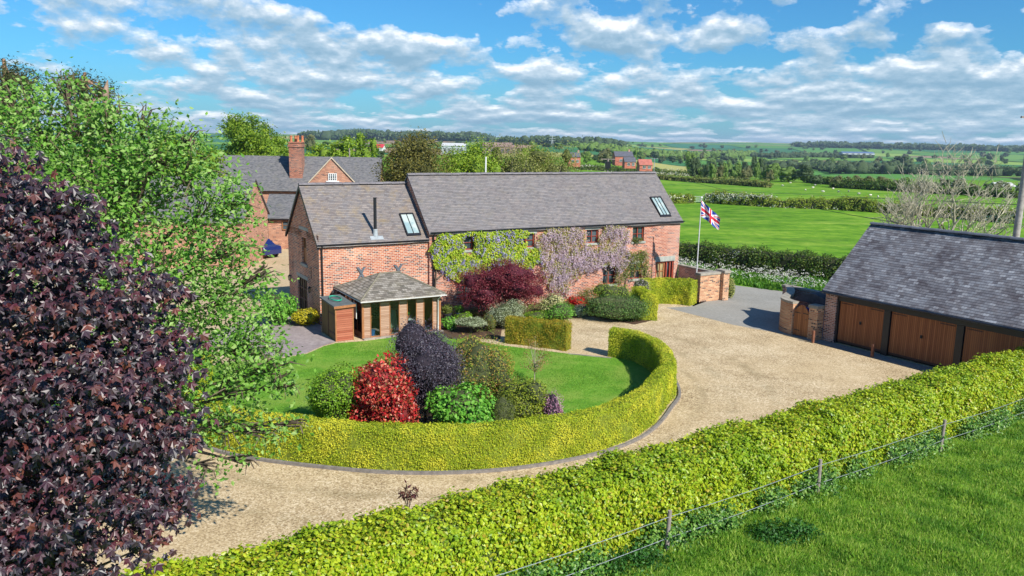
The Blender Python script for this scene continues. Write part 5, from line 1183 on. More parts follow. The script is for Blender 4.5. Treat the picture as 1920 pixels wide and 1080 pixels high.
# ------------------------------------------------------------------ foreground trees
m_maple = leafmat('purple_maple_leaf', [(.012, .007, .011), (.026, .013, .022), (.050, .024, .036), (.095, .018, .026), (.020, .015, .028), (.15, .04, .025)], .46, .17, .9, 1.0, gain=1.1)
def maple_tree():
    rng = np.random.default_rng(21); base = np.array([-6.6, 9.4, 0.]); t = thing('purple_maple_tree', 'big dark purple leaved maple filling the left foreground', 'tree', base)
    bl = []
    def B(px, py, Y, r, rz=None):
        p = W(px, py, Y)-base; bl.append((p[0], p[1], p[2], r, r, rz or r))
    B(-40, 330, 9.4, .55); B(40, 420, 9.3, .75); B(60, 520, 9.2, .95); B(200, 520, 9.3, .62); B(275, 535, 9.5, .33); B(150, 640, 9.0, 1.0); B(270, 660, 9.2, .58); B(325, 700, 9.4, .30)
    B(60, 760, 8.8, 1.1); B(215, 780, 8.9, .8); B(295, 810, 9.2, .38); B(120, 930, 8.6, 1.0); B(235, 930, 8.8, .62); B(300, 930, 9.0, .33); B(20, 1050, 8.5, .9); B(110, 400, 9.4, .40); B(-150, 700, 9.2, 1.5, 2.2); B(-120, 1000, 8.8, 1.2); B(365, 640, 9.4, .18); B(60, 1180, 8.6, .8); B(-250, 500, 9.6, 1.6, 2.0)
    s = Soup(); P, Nn, C = clustered(bl, 1300, 15, .15, rng, .65, .5)
    Nn = rnd_unit(len(P), rng)*.6+np.array([.25, -.5, .7]); leaves(s, P, Nn, .118, T_MAPLE, 0, 1.3, rng)
    s.build('crown', m_maple, t, uv=False)
    s = Soup(); s.tube([(0, 0, 0), (.05, 0, 2.5), (.1, 0, 5), (-.1, 0, 8.4)], [.24, .2, .14, .04], 10)
    for c in C[::9]:
        st = np.array([.05, 0, np.clip(c[2]-rng.uniform(.6, 1.8), 1.8, 8)]); s.tube([st, (st+c)/2+(0, 0, .1), c], [.04, .022, .008], 5)
    s.build('trunk', BARK_D, t)
maple_tree()
m_cherry = leafmat('fresh_green_leaf', [(.055, .16, .015), (.11, .28, .025), (.20, .42, .045), (.40, .56, .17), (.13, .32, .03), (.30, .46, .12)], .48, .40, .35, .9)
def green_tree():
    rng = np.random.default_rng(5); base = np.array([-9.3, 18.4, 0.]); t = thing('green_tree', 'tall loose fresh green tree behind the purple maple', 'tree', base)
    bl = []
    def B(px, py, Y, r, rz=None):
        p = W(px, py, Y)-base; bl.append((p[0], p[1], p[2], r, r*1.1, rz or r*.85))
    for a in [(60, 240, 18.0, 1.3), (140, 230, 18.3, 1.1), (230, 270, 18.0, 1.1), (310, 290, 17.8, .9), (370, 330, 17.8, .8), (120, 370, 18, 1.6), (260, 400, 17.8, 1.5), (390, 420, 17.5, 1.0), (440, 390, 17.6, .55),
              (440, 470, 17.4, .55), (180, 520, 17.6, 1.6), (330, 520, 17.4, 1.4), (440, 560, 17.2, .9), (380, 640, 17.2, 1.2), (470, 650, 17.0, .75), (520, 690, 16.9, .6), (450, 730, 16.8, .8), (340, 760, 17, 1.0), (540, 720, 16.9, .35),
              (420, 800, 16.8, .6), (500, 810, 16.7, .5), (30, 450, 18, 1.4), (-60, 350, 18.2, 1.5), (300, 640, 17.4, 1.2), (240, 330, 18.6, 1.0), (10, 180, 18.4, .6), (115, 165, 18.3, .40), (205, 215, 18.2, .5), (275, 225, 18.1, .4), (360, 262, 17.8, .35), (500, 520, 17.3, .35), (395, 880, 16.7, .28), (465, 870, 16.7, .25), (560, 800, 16.7, .2), (200, 700, 17.4, 1.3)]: B(*a)
    s = Soup(); P, Nn, C = clustered(bl, 1750, 17, .20, rng, .75, .8); Nn = rnd_unit(len(P), rng)*.7+np.array([.15, -.3, .75])
    leaves(s, P, Nn, .118, T_LEAF, 0, .25, rng); s.build('crown', m_cherry, t, uv=False)
    s = Soup(); s.tube([(0, 0, 0), (.1, 0, 2.2), (-.1, .1, 4.5), (.2, 0, 7.5)], [.22, .18, .13, .05], 10)
    for b in bl:
        c = np.array(b[:3]); st = np.array([0, .05, np.clip(c[2]-.55*np.linalg.norm(c[:2])-.3, 1.5, 7)]); md = (st+c)/2+np.array([0, 0, .12*np.linalg.norm(c-st)])
        s.tube([st, md, c], [.07, .045, .015], 6)
        for k in range(14):
            e = c+rnd_unit(1, rng)[0]*b[3]*1.0; s.tube([md*.35+c*.65, (c+e)/2+(0, 0, .1), e], [.022, .014, .006], 4)
    s.build('trunk', BARK, t)
green_tree()

# ------------------------------------------------------------------ trees behind and beyond
def crown_soup(rng, w, h, cb, mat_i=0, nc=160, per=26, cr=.5, size=.35, nb=9, core=.7, tmpl=T_LEAF, shape='round'):
    bl = [(0, 0, (cb+h)/2, w*.36, w*.36, (h-cb)*.46)]
    for i in range(nb):
        a = 2*pi*i/nb*1.6+rng.random(); u = rng.uniform(.12, .88); zz = cb+(h-cb)*u
        f = .30*sqrt(max(.05, 1-(2*u-1)**2*(.8 if shape == 'round' else .3)))
        if shape == 'cone': f = .30*(1.05-u)
        bl.append((cos(a)*w*f, sin(a)*w*f, zz, w*rng.uniform(.14, .22), w*rng.uniform(.14, .22), (h-cb)*rng.uniform(.13, .2)))
    s = Soup()
    if core:
        for i, b in enumerate(bl): s.ball(b[:3], np.array(b[3:])*core, 1, .25, i*2+1, 9, 6)
    P, Nn, C = clustered(bl, nc, per, cr, rng, .35, .7); leaves(s, P, Nn, size, tmpl, 0, .1, rng)
    return s, C
def mid_tree(name, label, px, Y, wpx, top, mat, cm, leaf=.28, nc=260, per=26, cb=None, z0=0, seed=1, core=.6, nb=13, cr=None, tr=.22, tmpl=T_LEAF, shape='round', group=None, bark=BARK):
    rng = np.random.default_rng(seed); P = W(px, top-3, Y); w = wpx*pxm(P)*1.16; h = (P[2]-z0)*1.03; cb = h*.12 if cb is None else cb
    t = thing(name, label, 'tree', (P[0], P[1], z0), 0, group); s, C = crown_soup(rng, w, h, cb, 0, nc, per, cr or w*.05, leaf, nb, core, tmpl, shape); s.build('crown', [mat, cm], t, uv=False)
    s = Soup(); s.tube([(0, 0, 0), (.05, 0, cb+.5), (0, 0, h*.6)], [tr*1.3, tr, tr*.4], 8)
    for c in C[::max(1, nc//14)]: st = np.array([0, 0, cb+rng.random()*h*.3]); s.tube([st, (st+c)/2, c], [tr*.4, tr*.25, tr*.07], 5)
    s.build('trunk', bark, t); return t
m_oak = LM('oak_spring', (.08, .17, .012), (.18, .30, .02), (.32, .42, .03)); c_oak = plain('oak_core', (.12, .19, .015), .9, .4, 3)
m_yewd = LM('yew_bronze', (.07, .08, .014), (.15, .145, .025), (.28, .24, .055), (.11, .11, .02)); c_yewd = plain('yew_core', (.05, .055, .014), .9, .4, 3)
m_lime = LM('lime_tree', (.12, .24, .015), (.24, .36, .02), (.36, .46, .04))
m_oliv = LM('olive_tree', (.13, .17, .025), (.26, .28, .06), (.42, .40, .14)); c_oliv = plain('olive_core', (.07, .085, .02), .9, .4, 3)
m_pine = LM('pine_needles', (.04, .06, .02), (.08, .10, .03), (.15, .13, .05))
mid_tree('oak_tree', 'rounded spring green oak behind the farmhouse left of the chimney', 468, 92, 112, 224, m_oak, c_oak, .26, 620, 34, seed=2)
mid_tree('oak_tree', 'low broad spring green oak just left of the farmhouse chimney', 515, 98, 70, 250, m_oak, c_oak, .26, 360, 30, seed=3)
mid_tree('oak_tree', 'broad green tree behind the purple maple and loose green tree', 350, 70, 130, 262, m_oak, c_oak, .3, 260, 26, seed=4)
mid_tree('round_tree', 'low green tree just right of the farmhouse chimney', 592, 112, 70, 268, m_lime, c_oak, .34, 160, 26, seed=5)
mid_tree('round_tree', 'round bright green tree above the farmhouse gable', 636, 108, 62, 263, m_lime, c_oak, .34, 160, 26, seed=6)
mid_tree('round_tree', 'green tree beside the small red roofed barn', 686, 118, 46, 256, m_oak, c_oak, .34, 120, 26, seed=7)
mid_tree('yew_tree', 'broad dark bronze green yew behind the roof valley', 776, 66, 160, 249, m_yewd, c_yewd, .17, 1000, 34, seed=19, nb=26, shape='cone', cr=.33, cb=.6)
mid_tree('lime_tree', 'fresh green tree right of the dark yew behind the roof', 892, 74, 100, 262, m_lime, c_oak, .2, 420, 28, seed=9, cr=.35)
mid_tree('lime_tree', 'small lime green tree left of the white post top', 858, 72, 50, 290, m_lime, c_oak, .18, 160, 26, seed=10, cr=.3)
mid_tree('ash_tree', 'olive tinged half bare tree behind the middle of the roof', 965, 76, 110, 262, m_oliv, c_oliv, .16, 620, 24, seed=11, core=.5, cr=.45, bark=BARK_P)
mid_tree('ash_tree', 'pale twiggy olive tree above the right part of the roof', 1035, 78, 112, 274, m_oliv, c_oliv, .16, 520, 22, seed=12, core=.5, cr=.45, bark=BARK_P)
mid_tree('lime_tree', 'yellow green tree between the two twiggy olive trees', 1003, 84, 76, 268, m_lime, c_oak, .2, 200, 24, seed=13, cr=.35)
mid_tree('pine_tree', 'tall dark pine top at the far left of the skyline', 8, 46, 118, 122, m_pine, c_yewd, .2, 130, 40, cb=9.6, seed=14, core=.4, tmpl=T_LONG, cr=.35, bark=plain('pine_bark', (.28, .16, .10), .9))
mid_tree('pine_tree', 'bronze pine crown around the broken dead trunk', 160, 47, 84, 150, m_pine, c_yewd, .2, 110, 36, cb=9.3, seed=15, core=.35, tmpl=T_LONG, cr=.35, bark=plain('pine_bark_red', (.30, .18, .12), .9))
dt = thing('dead_trunk', 'broken bare tree trunk rising above the green tree top', 'dead tree', (*W(197, 160, 45)[:2], 0))
tz = W(197, 150, 45)[2]; s = Soup(); s.tube([(0, 0, 0), (.1, 0, tz*.5), (-.05, 0, tz-1.4), (.02, 0, tz-.6), (.16, 0, tz)], [.32, .26, .2, .16, .03], 8)
s.tube([(-.02, 0, tz-1.0), (-.5, 0, tz-1.05), (-.9, -.1, tz-1.4), (-1.2, 0, tz-1.3)], [.1, .09, .06, .02], 6); s.build('trunk', plain('dead_wood', (.30, .20, .15), .9, .3, 3), dt)

# bare spreading tree on the right
def bare_tree():
    rng = random.Random(12); P = W(1760, 430, 57); t = thing('bare_ash_tree', 'bare pale branched ash with ivy behind the garage roof', 'tree', (P[0], P[1], 0)); s = Soup(); ends = []
    def grow(p, d, L, r, lev):
        n = 5; pts = [p]; rr = [r]; q = np.array(p); dd = np.array(d, float)
        for i in range(n):
            dd = dd+np.array([rng.gauss(0, .17), rng.gauss(0, .17), rng.gauss(0, .10)+(.05 if lev < 4 else .02)]); dd /= np.linalg.norm(dd)
            q = q+dd*L/n; pts.append(q.copy()); rr.append(r*(1-.55*(i+1)/n))
        s.tube(pts, rr, 7 if r > .06 else 4, 0, False)
        if lev == 0: ends.append(q); return
        kids = 4 if lev > 2 else 3
        for k in range(kids+(rng.random() < .15)):
            i = rng.randint(2, n) if k else n; base = pts[i]
            a = rng.uniform(0, 2*pi); sp = rng.uniform(.45, .95); v = np.array([cos(a)*sp, sin(a)*sp, rng.uniform(-.15, .3)]); nd = dd*.75+v; nd /= np.linalg.norm(nd)
            grow(base, nd, L*rng.uniform(.58, .8), max(.026, rr[i]*.74), lev-1)
    for (dx_, dz, L) in ((-.7, 1, 3.5), (-.3, 1, 3.7), (.35, 1, 3.6), (1.0, .8, 3.6), (-1.0, .6, 3.2), (1.0, .3, 3.4), (-1.0, .25, 2.9)):
        grow(np.array([dx_*.6, rng.uniform(-.3, .3), .9]), np.array([dx_, rng.uniform(-.35, .35), dz])/sqrt(dx_**2+dz**2), L, .26, 4)
    s.tube([(0, 0, 0), (.0, 0, 1.2)], [.45, .40], 10)
    tk = s.build('trunk', plain('bark_bleached', (.46, .41, .30), .85, .3, 5), t)
    tk.scale = (.74, .8, 1.0)
    rg = np.random.default_rng(3); s = Soup(); bl = [(-.5, 0, 2.2, .55, .5, 1.1), (.15, 0, 2.6, .5, .5, 1.6), (.9, 0, 2.3, .6, .5, .9), (-1.1, 0, 2.6, .35, .4, .8)]
    Pq, Nn = blob_pts(bl, 3600, rg, .5); leaves(s, Pq, Nn+rnd_unit(3600, rg)*.8, .10, T_WIDE, 0, .3, rg); s.build('ivy', LM('ivy_leaf', (.05, .08, .015), (.12, .14, .03), (.2, .2, .06)), t, uv=False)
bare_tree()

# ------------------------------------------------------------------ utility poles and wires
PB = np.array([W(1903, 447, 43)[0], 43.0, 0])
up = thing('utility_pole', 'tall grey wooden utility pole at the right edge behind the garage', 'utility pole', PB)
s = Soup(); s.tube([(0, 0, 0), (.12, 0, 12)], [.19, .15], 12); s.build('pole', plain('pole_wood', (.33, .30, .27), .85, .3, 6), up)
s = Soup(); s.box(-.5, .9, -.06, .06, 11.2, 11.3); s.build('crossarm', POST, up)
def small_pole(px, Y, top, lab, extra=None, r=.11, mat=None, group=None):
    P = W(px, top, Y); z0 = float(ht(P[0], P[1])); t = thing('utility_pole', lab, 'utility pole', (P[0], P[1], z0), 0, group); h = P[2]-z0
    s = Soup(); s.tube([(0, 0, 0), (0, 0, h)], [r*1.2, r], 8); s.build('pole', mat or POST, t)
    if extra: extra(t, h)
    return np.array([P[0], P[1], P[2]])
def tx(t, h):
    s = Soup(); s.box(-.35, .35, -.35, .1, h-1.3, h-.4); s.build('transformer', BLACK, t); s = Soup(); s.box(-.9, .9, -.05, .05, h-.15, h-.05); s.build('crossarm', POST, t)
pa = small_pole(1140, 105, 297, 'wooden pole with dark transformer box above the house ridge', tx)
small_pole(911, 62, 294, 'slim pale post top sticking up behind the roof', r=.055, mat=WHITE)
small_pole(655, 100, 278, 'thin pale post in front of the round trees', r=.08, mat=POST)
def wire(a, b, sag, label):
    P = [a+(b-a)*t+np.array([0, 0, -4*sag*t*(1-t)]) for t in np.linspace(0, 1, 40)]; o = np.array(P[0]); s = Soup(); s.tube([p-o for p in P], .016, 4)
    tag(s.build('overhead_wire', BLACK, None, tuple(float(v) for v in o), uv=False), label, 'wire', 'overhead wires across the fields')
wire(W(1918, 314, 43), W(1236, 349, 190), -.4, 'upper overhead wire running left from the utility pole')
wire(W(1912, 384, 43), W(1236, 352, 230), .0, 'middle overhead wire crossing the pasture')
wire(W(1700, 401+20, 50), pa, .5, 'lowest overhead wire sagging towards the transformer pole')

# ------------------------------------------------------------------ farmhouse and outbuildings
def gable_house(t, x0, x1, y0, y1, ze, zr, wm, rm, axis='x', oh=.25):
    s = Soup(); ym = (y0+y1)/2; xm = (x0+x1)/2
    s.quad((x0, y0, 0), (x1, y0, 0), (x1, y0, ze), (x0, y0, ze)); s.quad((x1, y1, 0), (x0, y1, 0), (x0, y1, ze), (x1, y1, ze)); s.quad((x0, y1, 0), (x0, y0, 0), (x0, y0, ze), (x0, y1, ze)); s.quad((x1, y0, 0), (x1, y1, 0), (x1, y1, ze), (x1, y0, ze))
    if axis == 'x':
        s.add([(x0, y1, ze), (x0, y0, ze), (x0, ym, zr-.05)], [(0, 1, 2)]); s.add([(x1, y0, ze), (x1, y1, ze), (x1, ym, zr-.05)], [(0, 1, 2)])
    else:
        s.add([(x0, y0, ze), (x1, y0, ze), (xm, y0, zr-.05)], [(0, 1, 2)]); s.add([(x1, y1, ze), (x0, y1, ze), (xm, y1, zr-.05)], [(0, 1, 2)])
    w = s.build('wall', wm, t); s = Soup(); th = .1
    if axis == 'x':
        k = (zr-ze)/((y1-y0)/2); a, b = x0-oh*.6, x1+oh*.6
        poly = [(y0-oh, ze-k*oh), (ym, zr), (y1+oh, ze-k*oh), (y1+oh, ze-k*oh+th), (ym, zr+th), (y0-oh, ze-k*oh+th)]; s.prism(poly, 'x', a, b)
    else:
        k = (zr-ze)/((x1-x0)/2); a, b = y0-oh*.6, y1+oh*.6
        poly = [(x0-oh, ze-k*oh), (xm, zr), (x1+oh, ze-k*oh), (x1+oh, ze-k*oh+th), (xm, zr+th), (x0-oh, ze-k*oh+th)]; s.prism(poly, 'y', a, b)
    r = s.build('roof', rm, t); return w, r
BRICK_F = brickmat('brick_farm', (.40, .14, .08), (.58, .27, .16), (.46, .36, .28), darkamt=.05)
FHY = 78.0; fo = W(440, 353, FHY); fh_yaw = .06
fh = thing('farmhouse', 'brick farmhouse with tall chimney and slate roofs beyond the house', 'house', (fo[0], FHY, 0), fh_yaw)
def fz(px, py, Y=FHY): return float(W(px, py, Y)[2])
def fx(px, Y=FHY): return float(W(px, 340, Y)[0]-fo[0])
zr_ = fz(500, 294, FHY+3); ze_ = fz(520, 354)
gable_house(fh, fx(380), fx(706), 0, 6, ze_, zr_, BRICK_F, ROOF_F)
gx0, gx1 = fx(578), fx(668); zap = fz(624, 297, FHY-.6); zge = fz(580, 345, FHY-.6)
gable_house(fh, gx0, gx1, -.7, 3.2, zge, zap, BRICK_F, ROOF_F, 'y', .18)
s = Soup()
for sg in (-1, 1):
    xm = (gx0+gx1)/2; xe = xm+sg*((gx1-gx0)/2+.2); kk = (zap-zge)/((gx1-gx0)/2)
    a = np.array([xe, -.82, zge-kk*.2-.02]); b = np.array([xm, -.82, zap-.02]); s.add([a, b, b+(0, 0, .13), a+(0, 0, .13), a+(0, .04, 0), b+(0, .04, 0), b+(0, .04, .13), a+(0, .04, .13)], [(0, 1, 2, 3), (3, 2, 6, 7), (0, 4, 5, 1)])
s.build('bargeboard', plain('cream_board', (.60, .50, .36), .6), fh)
wf_ = window(fh, fx(616), fx(632), fz(624, 339), fz(624, 325), -.80, WHITE, bars=3, hb=2, fw_=.07)
s = Soup(); s.box(fx(612), fx(636), -.80, -.70, fz(624, 341), fz(624, 339)); s.build('sill', WHITE, wf_)
cx0, cx1 = fx(538), fx(562); ctop = fz(550, 266)
s = Soup(); s.box(cx0, cx1, .9, 2.2, zr_-3.2, ctop-.12); s.box(cx0-.08, cx1+.08, .82, 2.28, ctop-.5, ctop-.3); s.box(cx0-.05, cx1+.05, .85, 2.25, ctop-.119, ctop); ch = s.build('chimney', brickmat('brick_chimney', (.30, .08, .05), (.42, .15, .09), (.34, .26, .2)), fh)
for k in range(4):
    s = Soup(); s.lathe([(.15, 0), (.12, .1), (.11, .5), (.14, .52), (.14, .6), (.10, .6)], (cx0+.2+.33*(k % 4), 1.2+.5*(k % 2), ctop), 12); s.build('chimney_pot', TERRA, ch)
gutter(fx(380), fx(578), -.28, ze_-.2, GUTTER, fh, .07)
FAY = 69.0; fa = thing('outbuilding', 'low brick outbuilding with slate roof behind the parked blue car', 'outbuilding', (W(497, 405, FAY)[0], FAY, 0), .05)
w0 = float(W(560, 405, FAY)[0]-W(497, 405, FAY)[0])
gable_house(fa, 0, w0+1.5, 0, 4.6, fz(520, 406, FAY), fz(520, 366, FAY+2.3), BRICK_F, ROOF_F)
window(fa, float(W(529, 420, FAY)[0]-W(497, 405, FAY)[0]), float(W(541, 420, FAY)[0]-W(497, 405, FAY)[0]), fz(535, 431, FAY), fz(535, 414, FAY), -.10, WOODO, bars=0, hb=1)
gutter(-.1, w0+1.5, -.28, fz(520, 406, FAY)-.22, GUTTER, fa, .06)
s = Soup(); s.tube([(.2, -.1, fz(520, 406, FAY)-.2), (.2, -.06, .1)], .05, 6); s.build('downpipe', BLACK, fa)
fb_ = thing('outbuilding', 'grey roofed brick wing seen through the green tree leaves', 'outbuilding', (W(250, 400, 58)[0], 58, 0), .02)
gable_house(fb_, 0, float(W(452, 400, 58)[0]-W(250, 400, 58)[0]), 0, 6.5, fz(400, 412, 58), fz(400, 335, 61), BRICK_F, ROOF_F)

# parked blue car in the courtyard
def car():
    P = W(482, 474, 64.5); t = thing('parked_car', 'dark blue car parked in the sandy courtyard', 'car', (P[0], 64.5, .01), radians(-35))
    L, Wd = 4.1, 1.7
    prof = [(-2.05, .35), (-2.05, .72), (-1.95, .88), (-1.1, .98), (-.45, 1.40), (.75, 1.44), (1.45, 1.05), (1.95, .95), (2.05, .7), (2.03, .35)]
    s = Soup(); k = len(prof); V = []
    ys = [-.85, -.78, -.6, .6, .78, .85]
    for y in ys:
        for x, z in prof:
            zz = z if z < 1.0 or abs(y) <= .6 else 1.0+(z-1.0)*(.96 if abs(y) < .8 else .25); V.append((x*(1 if abs(y) < .8 else .985), y*(1 if z < 1.0 else .86), zz))
    Fq = [(j*k+i, j*k+i+1, (j+1)*k+i+1, (j+1)*k+i) for j in range(len(ys)-1) for i in range(k-1)]+[tuple(range(k-1, -1, -1)), tuple(range((len(ys)-1)*k, len(ys)*k))]
    s.add(V, Fq); blue = plain('car_blue', (.012, .022, .11), .2, .05, spec=.8); s.build('body', blue, t, smooth=False)
    s = Soup(); s.add([(-1.02, -.62, 1.03), (-1.02, .62, 1.03), (-.48, .56, 1.385), (-.48, -.56, 1.385)], [(3, 2, 1, 0)]); V = np.concatenate(s.V)+np.array([-.03, 0, .02]); s.V = [V]; s.build('windscreen', GLASS, t)
    for y in (-.76, .76):
        s = Soup(); s.box(-.55, 1.0, y-.02, y+.02, 1.02, 1.30); s.build('window', GLASS, t)
    for x in (-1.3, 1.3):
        for y in (-.78, .78):
            s = Soup(); s.tube([(x, y-.09, .31), (x, y+.09, .31)], .31, 16); w = s.build('wheel', BLACK, t); s = Soup(); s.tube([(x, y-.1, .31), (x, y+.1, .31)], .19, 12); s.build('rim', LEAD, w)
    for y in (-.6, .6):
        s = Soup(); s.rbox((-2.03, y, .72), (.06, .3, .16)); s.build('headlight', WHITE, t)
car()

# ------------------------------------------------------------------ lane verge, hedges, fields
m_haw = LM('hawthorn_leaf', (.03, .07, .010), (.06, .13, .015), (.12, .20, .025), (.20, .24, .04)); c_haw = plain('hawthorn_core', (.035, .04, .015), .9, .5, 3)
m_blos = LM('may_blossom', (.62, .60, .52), (.75, .73, .68), (.5, .5, .38), trans=.2)
hl = [np.array([13.7, 62.5])+np.array([.822, -.57])*t for t in np.arange(-34, 34, .8)]
hedge('hawthorn_hedge', 'dark hawthorn hedge along the lane beyond the flagpole', offs(np.array(hl), .7), 1.5, 1.75, m_haw, c_haw, 240, .14, T_LEAF, bulge=.22, rag=.12, top_round=.3, flowers=(m_blos, 2.3, .09, .8))
def verge(rng, n):
    a = rng.uniform(-30, 22, n); b = rng.uniform(.1, 4.6, n)+.25*np.sin(a*2); return RA+a[:, None]*RD+b[:, None]*RN
grass('verge_grass', 'long green verge grass along the lane', verge, 42000, .22, .6, LM('verge_grass', (.05, .17, .012), (.10, .28, .02), (.20, .38, .04)), .9, .45, 9, 1.9)
rg = np.random.default_rng(4); Q = verge(rg, 3600); s = Soup(); hh = rg.uniform(.45, .95, len(Q)); keep = (np.sin(Q[:, 0]*1.1)+np.sin(Q[:, 1]*1.7+1)+rg.normal(size=len(Q))*.5) > -.2; Q = Q[keep]; hh = hh[keep]
Qr = np.repeat(np.c_[Q, hh], 5, 0); Qr += rg.normal(size=Qr.shape)*np.array([.07, .07, .02]); leaves(s, Qr, rnd_unit(len(Qr), rg)*.4+np.array([0, -.3, 1.]), .065, T_WIDE, 0, 0, rg)
tag(s.build('cow_parsley', m_blos, uv=False), 'white cow parsley flowers on the lane verge', kind='stuff')
# field hedge with blossom and gate
fhp = [G(1232, 382)[:2], G(1297, 381)[:2]]; 
hedge('hawthorn_hedge', 'short length of field hedge left of the field gate', resample(fhp, 1.5), 1.3, 1.25, LM('field_hedge_leaf_short', (.14, .20, .02), (.26, .34, .03), (.40, .44, .06)), c_haw, 110, .22, T_LEAF, bulge=.2, rag=.15, flowers=(m_blos, 1.2, .2, .35))
fhp = [G(1326, 381)[:2], G(1440, 388)[:2], G(1560, 393)[:2], G(1700, 402)[:2], G(1905, 420)[:2]]
hedge('hawthorn_hedge', 'long field hedge white with blossom right of the field gate', smoothp(resample(fhp, 1.5), 3), 1.5, 1.5, LM('field_hedge_leaf', (.14, .20, .02), (.26, .34, .03), (.40, .44, .06)), c_haw, 110, .22, T_LEAF, bulge=.35, rag=.18, flowers=(m_blos, 1.0, .2, .22), hf=lambda t: 1.45+.3*sin(t*.35)+.2*sin(t*.9))
gA, gB = G(1298, 381), G(1325, 381); yawg = atan2(gB[1]-gA[1], gB[0]-gA[0]); gl = float(np.linalg.norm(gB[:2]-gA[:2]))
fg = thing('field_gate', 'grey metal bar gate in the gap of the blossom hedge', 'gate', gA, yawg); s = Soup()
for z in (.25, .45, .65, .85, 1.1): s.tube([(0, 0, z), (gl, 0, z)], .03, 5)
for x in (0, gl/2, gl): s.tube([(x, 0, .2), (x, 0, 1.12)], .03, 5)
s.build('bars', WIRE, fg)
for x in (-.12, gl+.12): s = Soup(); s.box(x-.08, x+.08, -.08, .08, 0, 1.25); s.build('post', POST, fg)

# shared far tree meshes
def far_variant(mat, cm, seed, w=1.0, h=1.0, cb=.05, size=.085, nc=70, per=12, shape='round', nb=8):
    rng = np.random.default_rng(seed); s, C = crown_soup(rng, w, h, cb, 0, nc, per, .05, size, nb, .80, T_LEAF, shape); s.tube([(0, 0, -.05), (0, 0, .4)], [.035, .02], 5, 2)
    o = s.build('distant_tree', [mat, cm, BARK], uv=False); return o
m_fa = LM('far_green', (.10, .19, .03), (.18, .29, .05), (.28, .38, .08)); c_fa = plain('far_green_core', (.10, .17, .03), .9, .3, 2)
m_fb = LM('far_dark', (.04, .085, .03), (.08, .135, .045), (.12, .18, .06)); c_fb = plain('far_dark_core', (.05, .08, .03), .9, .3, 2)
m_fc = LM('far_olive', (.12, .14, .04), (.20, .20, .07), (.28, .27, .10)); c_fc = plain('far_olive_core', (.10, .11, .04), .9, .3, 2)
m_fd = LM('far_blossom', (.45, .45, .36), (.60, .60, .52), (.2, .26, .08)); 
PROTO = [far_variant(m_fa, c_fa, 1), far_variant(m_fb, c_fb, 2), far_variant(m_fc, c_fc, 3), far_variant(m_fa, c_fa, 4, 1, 1.2, shape='tall'), far_variant(m_fb, c_fb, 5, 1, 1.3, shape='tall'), far_variant(m_fd, c_fc, 6)]
for o in PROTO: COL.objects.unlink(o)
KINDN = ['fresh green', 'dark green', 'pale olive', 'tall fresh green', 'tall dark green', 'white blossoming']
def far_tree(px, py, wpx, hpx, v, label=None, group=None, name='distant_tree'):
    P = G(px, py); k = pxm(P); o = PROTO[v].copy(); o.name = name; COL.objects.link(o); o.location = (float(P[0]), float(P[1]), float(ht(P[0], P[1]))-.1)
    o.scale = (wpx*k, wpx*k, hpx*k); o.rotation_euler = (0, 0, random.random()*6.28); 
    if group:
        lm = next(n for a, n in ((600, 'left of the farmhouse chimney'), (700, 'above the farmhouse gable'), (860, 'behind the bronze yew'), (950, 'above the left of the long roof'), (1060, 'above the middle of the long roof'), (1150, 'around the red brick cottage'), (1240, 'above the right end of the long roof'), (1330, 'above the flagpole'), (1420, 'right of the flag'), (1520, 'above the open pasture'), (1640, 'above the left end of the garage ridge'), (1720, 'left of the bare ash tree'), (1800, 'behind the bare ash tree'), (1860, 'right of the bare ash tree'), (9999, 'beside the tall utility pole')) if px < a)
        sz = ('tiny ' if wpx*hpx < 60 else 'small ' if wpx*hpx < 150 else '' if wpx*hpx < 420 else 'large ')+('upright ' if hpx > wpx*1.25 else 'spreading ' if wpx > hpx*1.7 else '')
        label = sz+KINDN[v]+' '+label+' '+lm
    tag(o, label, 'tree', group); return o
R = random.Random(5)
# named mid distance trees
for a in [(1134, 307, 34, 30, 2, 'round olive tree left of the gabled brick farm'), (1190, 311, 10, 26, 3, 'slim bright conifer right of the gabled brick farm'),
          (1292, 329, 24, 38, 3, 'upright green tree standing at the left of the valley trees'), (1478, 341, 46, 30, 0, 'rounded green willow at the front of the valley trees'), (1507, 342, 36, 34, 1, 'round dark green willow right of the pale willow'),
          (1380, 347, 22, 14, 2, 'small yellowish bush tree alone in the lower pasture'), (1450, 338, 36, 34, 0, 'pale green willow in the middle of the valley trees'), (1232, 324, 18, 12, 0, 'low green bush by the small orange house'), (1100, 306, 20, 24, 0, 'green tree right of the red brick cottage'),
          (712, 300, 26, 30, 1, 'green tree left of the bronze yew'), (580, 285, 30, 34, 2, 'pale twiggy tree behind the chimney pots'), (1690, 318, 40, 26, 1, 'dark tree behind the bare branches')]:
    far_tree(*a[:5], label=a[5])
for i in range(30):
    x = 1300+i*5.4+R.uniform(-3, 3); far_tree(x, 331+R.uniform(-6, 6)+(x-1300)*.04, R.uniform(14, 26), R.uniform(18, 34), R.choice([0, 1, 2, 0, 4]), 'valley tree', 'trees along the valley bottom')
for i in range(20):
    x = 1530+i*20+R.uniform(-6, 6); far_tree(x, 344+R.uniform(-4, 6)+(x-1530)*.04, R.uniform(16, 34), R.uniform(12, 24), R.choice([1, 1, 2, 0, 5]), 'low tree', 'low trees behind the lower pasture')
for i in range(26):
    x = 1090+i*12+R.uniform(-5, 5); far_tree(x, 297+R.uniform(-5, 5)+(x-1090)*.03, R.uniform(10, 22), R.uniform(8, 16), R.choice([0, 1, 2, 2]), 'tree beyond the farm', 'small trees beyond the brick farm')
